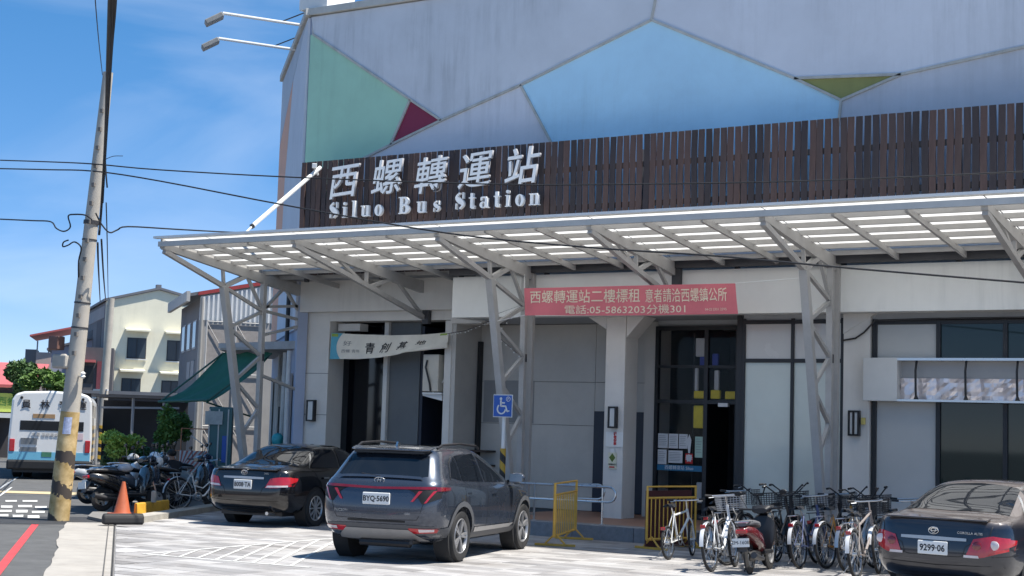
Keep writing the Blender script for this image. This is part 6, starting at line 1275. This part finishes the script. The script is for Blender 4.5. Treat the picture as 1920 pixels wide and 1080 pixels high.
obj('tarpaulin', MB().grid(g), gt, T, smooth=True, fix=False); obj('front_bar', MB().tube([(-26.05, 26.35, 2.24), (-24.35, 26.2, 2.3)], .03, 8), pm('green_pipe', (.03, .11, .08), .5, .1, 4), T)
for p, q in (((-26.0, 26.35, 2.24), (-25.0, 27.35, 3.45)), ((-24.35, 26.2, 2.3), (-23.2, 27.0, 3.42)), ((-24.4, 26.2, 2.25), (-24.0, 27.6, 1.9))): obj('side_bar', MB().tube([p, q], .022, 6), MATS['green_pipe'], T)
x, y = Pd(426, 35); T = thing('teal_cabinet', 'tall teal metal booth with pale vertical edges behind the truss column', 'cabinet', (x, y, 0), R(38)); teal = pm('teal_metal', (.05, .14, .15), .5, .1, 3)
obj('body', MB().box(-.26, .26, 0, .5, 0, 2.15), teal, T, local=True, bevel=.01)
for xx in (-.26, -.05, .16): obj('edge_strip', MB().box(xx, xx+.03, -.02, .0, .1, 2.1), pm('pale_strip', (.5, .52, .5), .5, .1, 4), T, local=True)
obj('sign', MB().box(-.34, .05, -.06, -.03, 1.75, 2.05), pm('pale_sign', (.36, .40, .40), .5, .2, 9), T, local=True); obj('blue_poster', MB().box(.06, .16, -.03, -.021, .9, 1.5), blue, T, local=True)
x, y = Pd(381, 38); T = thing('street_barrier', 'orange framed street barrier with a red and white striped panel', 'barrier', (x, y, 0), R(40)); orf = pm('orange_frame', (.55, .20, .09), .5, .1, 5, dirt=.2)
obj('frame', MB().tube([(-.34, 0, 0), (-.34, 0, 1.62), (.36, 0, 1.62), (.36, 0, 0)], .02, 8), orf, T, local=True); pw = obj('panel', MB().box(-.36, .36, -.02, .0, .56, 1.08), white, T, local=True)
for k in range(-3, 6): 
    a = -.36+k*.12; pts = [(a, .56), (a+.055, .56), (a+.055+.40, 1.08), (a+.40, 1.08)]
    pts = [(min(.355, max(-.355, u)), z) for u, z in pts]
    if pts[1][0]-pts[0][0] > .02 or pts[2][0]-pts[3][0] > .02: obj('stripe', MB().prism([(u, -.026, z) for u, z in pts], (0, .004, 0)), pm('stripe_red', (.52, .16, .13), .6, .1, 5), pw, local=True)
obj('brace', MB().tube([(-.1, 0, 1.45), (.36, 0, 1.12)], .012, 6), white, T, local=True); obj('side_frame', MB().tube([(-.36, 0, 0), (-.36, 0, 1.08), (-.6, .1, 1.08), (-.6, .1, 0)], .018, 6), orf, T, local=True)
tag(obj('concrete_plinth', MB().box(x-.7, x+.7, y+.2, y+.6, 0, .56), kerbc, bevel=.02), 'low concrete plinth behind the striped street barrier', 'plinth')
x, y = Pd(204, 61); T = thing('utility_pole', 'slimmer far concrete pole with a striped foot by the cream house', 'pole', (x, y, 0)); obj('shaft', MB().tube([(0, 0, 0), (.1, .1, 6.55)], [.20, .13], 14), pconc, T, local=True); obj('hazard_wrap', MB().tube([(0, 0, .1), (.02, .02, 1.5)], .21, 14), MATS['hazard_sleeve'], T, local=True); obj('cross_arm', MB().bar((-.5, 0, 2.9), (.3, 0, 2.9), .06, .06), white, T, local=True); obj('insulator', MB().ico((-.45, 0, 2.6), .1, 1), white, T, local=True)
T = thing('hanging_bag', 'turquoise plastic bag hanging beside the left pier', 'bag', CH(1.2, 1.3, .2)); obj('bag', MB().ico((0, 0, .15), .16, 2, (1, .8, 1.0)), pm('turquoise_plastic', (.05, .42, .46), .4, .2, 9), T, local=True); obj('strap', MB().tube([(0, 0, .28), (0, 0, .9)], .02, 6), black, T, local=True)
# ================================================================ PLANTS
def leaf_mat(name, col):
    m = pm(name, col, .6, .35, 2.5, rand=.1); b = m.node_tree.nodes['Principled BSDF']; b.inputs['Subsurface Weight'].default_value = 0; return m
def crown(mb, c, rx, ry, rz_, n, ls, rr, low=-1.):
    lobes = [(Vector((rr.uniform(-.6, .6)*rx, rr.uniform(-.6, .6)*ry, rr.uniform(-.5, .6)*rz_)), rr.uniform(.35, .6)) for _ in range(9)]
    for _ in range(n):
        l, q = rr.choice(lobes); d = Vector((rr.gauss(0, 1), rr.gauss(0, 1), rr.gauss(0, 1))).normalized()*(rr.random()**.35)
        p = Vector(c)+l+Vector((d.x*rx*q, d.y*ry*q, d.z*rz_*q))
        a = Vector((rr.gauss(0, 1), rr.gauss(0, 1), rr.gauss(0, .6))).normalized(); b = a.cross(Vector((rr.gauss(0, 1), rr.gauss(0, 1), rr.gauss(0, 1)))).normalized(); s_ = ls*rr.uniform(.6, 1.3)
        mb.add([p-a*s_, p+b*s_*.45, p+a*s_, p-b*s_*.45], [(0,1,2,3)])
def tree(name, label, cat, px, D, zc, rx, rz_, n, ls, mat, seed, trunk=True):
    x, y = Pd(px, D); rr = random.Random(seed); T = thing(name, label, cat, (x, y, 0)); mb = MB(); crown(mb, (0, 0, zc), rx, rx, rz_, n, ls, rr)
    o = obj('crown', mb, mat, T, local=True, fix=False, smooth=False); o['kind'] = 'stuff'
    tk = MB().tube([(0, 0, 0), (.05, 0, zc*.5), (0, .05, zc)], [.10*rx, .08*rx, .03*rx], 8)
    for k in range(5): a = k*1.3; tk.tube([(0, 0, zc*.6), (math.cos(a)*rx*.5, math.sin(a)*rx*.5, zc+rz_*.3)], [.04*rx, .015*rx], 6)
    obj('trunk', tk, pm('bark', (.10, .075, .05), .9, .25, 6), T, local=True)
lfd = leaf_mat('leaf_dark', (.06, .115, .03)); lfm = leaf_mat('leaf_mid', (.11, .20, .035)); lfb = leaf_mat('leaf_bright', (.32, .42, .07))
tree('dark_tree', 'dark leafy tree behind the left side of the bus', 'tree', 62, 64, 3.2, .75, .95, 3500, .13, lfd, 1)
tree('green_tree', 'bright green round tree behind the bus roof', 'tree', 98, 60, 3.1, .8, .65, 3500, .12, lfm, 2)
tree('hedge_bush', 'bright green spreading bush behind the parked scooters', 'bush', 246, 36, 1.22, .50, .30, 3000, .055, lfb, 3)
tree('hedge_bush', 'dark green low bush under the bright one', 'bush', 262, 38.5, .80, .6, .42, 2600, .06, lfd, 5)
tree('leafy_shrub', 'leafy dark green shrub in front of the shelter', 'shrub', 340, 39, 1.5, .42, .70, 3200, .065, lfm, 4)
# ================================================================ PERSON BY THE SCOOTERS
def person():
    x, y = Pd(343, 33.2); T = thing('person', 'person in a dark shirt sitting low beside the parked scooters', 'person', (x, y, 0), R(60))
    J = {'pel': (0, 0, .42), 'che': (0, .10, .80), 'nec': (0, .15, .96), 'hed': (0, .19, 1.03), 'top': (0, .19, 1.17), 'sl': (-.17, .12, .88), 'el': (-.22, .28, .66), 'wl': (-.12, .48, .62), 'sr': (.17, .12, .88), 'er': (.22, .28, .66), 'wr': (.12, .48, .62), 'hl': (-.10, .03, .40), 'kl': (-.13, .42, .48), 'al': (-.12, .36, .08), 'tl': (-.12, .50, .04), 'hr': (.10, .03, .40), 'kr': (.13, .42, .48), 'ar': (.12, .36, .08), 'tr': (.12, .50, .04)}
    E_ = [('pel', 'che'), ('che', 'nec'), ('nec', 'hed'), ('hed', 'top'), ('che', 'sl'), ('sl', 'el'), ('el', 'wl'), ('che', 'sr'), ('sr', 'er'), ('er', 'wr'), ('pel', 'hl'), ('hl', 'kl'), ('kl', 'al'), ('al', 'tl'), ('pel', 'hr'), ('hr', 'kr'), ('kr', 'ar'), ('ar', 'tr')]
    Rr = {'pel': .15, 'che': .16, 'nec': .055, 'hed': .085, 'top': .07, 'sl': .07, 'sr': .07, 'el': .045, 'er': .045, 'wl': .03, 'wr': .03, 'hl': .09, 'hr': .09, 'kl': .065, 'kr': .065, 'al': .042, 'ar': .042, 'tl': .04, 'tr': .04}
    ks = list(J); me = bpy.data.meshes.new('body'); me.from_pydata([J[k] for k in ks], [(ks.index(a), ks.index(b)) for a, b in E_], [])
    o = bpy.data.objects.new('tmp', me); COL.objects.link(o); m = o.modifiers.new('s', 'SKIN'); me.skin_vertices[0].data[0].use_root = True
    for i_, k in enumerate(ks): me.skin_vertices[0].data[i_].radius = (Rr[k], Rr[k])
    o.modifiers.new('d', 'SUBSURF').levels = 2
    bm_ = bpy.data.meshes.new_from_object(o.evaluated_get(bpy.context.evaluated_depsgraph_get())); bpy.data.objects.remove(o)
    bm_.materials.clear(); cl = pm('dark_shirt', (.012, .012, .016), .85, .15, 6); sk = pm('skin', (.32, .17, .11), .6, .08, 8); tr_ = pm('dark_trousers', (.03, .03, .04), .85, .15, 6)
    for mt in (cl, sk, tr_): bm_.materials.append(mt)
    for p in bm_.polygons:
        c_ = p.center; p.material_index = 1 if (c_.z > .93 and c_.y > .10) or (c_.y > .40 and c_.z > .56) else (2 if c_.z < .5 else 0); p.use_smooth = True
    link('body', bm_, None, T, local=True)
    obj('hair', MB().ico((0, .175, 1.115), .105, 2, (1, 1.05, .8)), pm('hair_black', (.012, .010, .009), .7, .2, 9), T, local=True)
    for sx in (-1, 1):
        obj('ear', MB().ico((sx*.09, .19, 1.06), .02, 1, (.5, 1, 1.4)), sk, T, local=True); obj('eye', MB().ico((sx*.032, .272, 1.075), .010, 1), ink, T, local=True)
        hx_ = MB()
        for k in range(5): hx_.tube([(sx*.12, .49, .62), (sx*(.08+.02*k), .54, .615), (sx*(.08+.02*k), .565, .59)], .008, 6)
        obj('hand', hx_, sk, T, local=True)
    obj('nose', MB().ico((0, .285, 1.05), .016, 1, (.8, 1, 1.3)), sk, T, local=True); obj('mouth', MB().box(-.02, .02, .268, .275, 1.005, 1.012), redink, T, local=True)
    tag(obj('stool', MB().lathe([(.15, .26), (.16, .28), (.15, .30), (.0, .30)], (x, y, 0), 'z', 16).tube([(x-.1, y-.1, 0), (x-.08, y-.08, .27)], .015, 6).tube([(x+.1, y-.1, 0), (x+.08, y-.08, .27)], .015, 6).tube([(x, y+.12, 0), (x, y+.1, .27)], .015, 6), pm('stool_red', (.4, .05, .04), .5, .1, 5)), 'low red stool under the seated person', 'stool')
person()
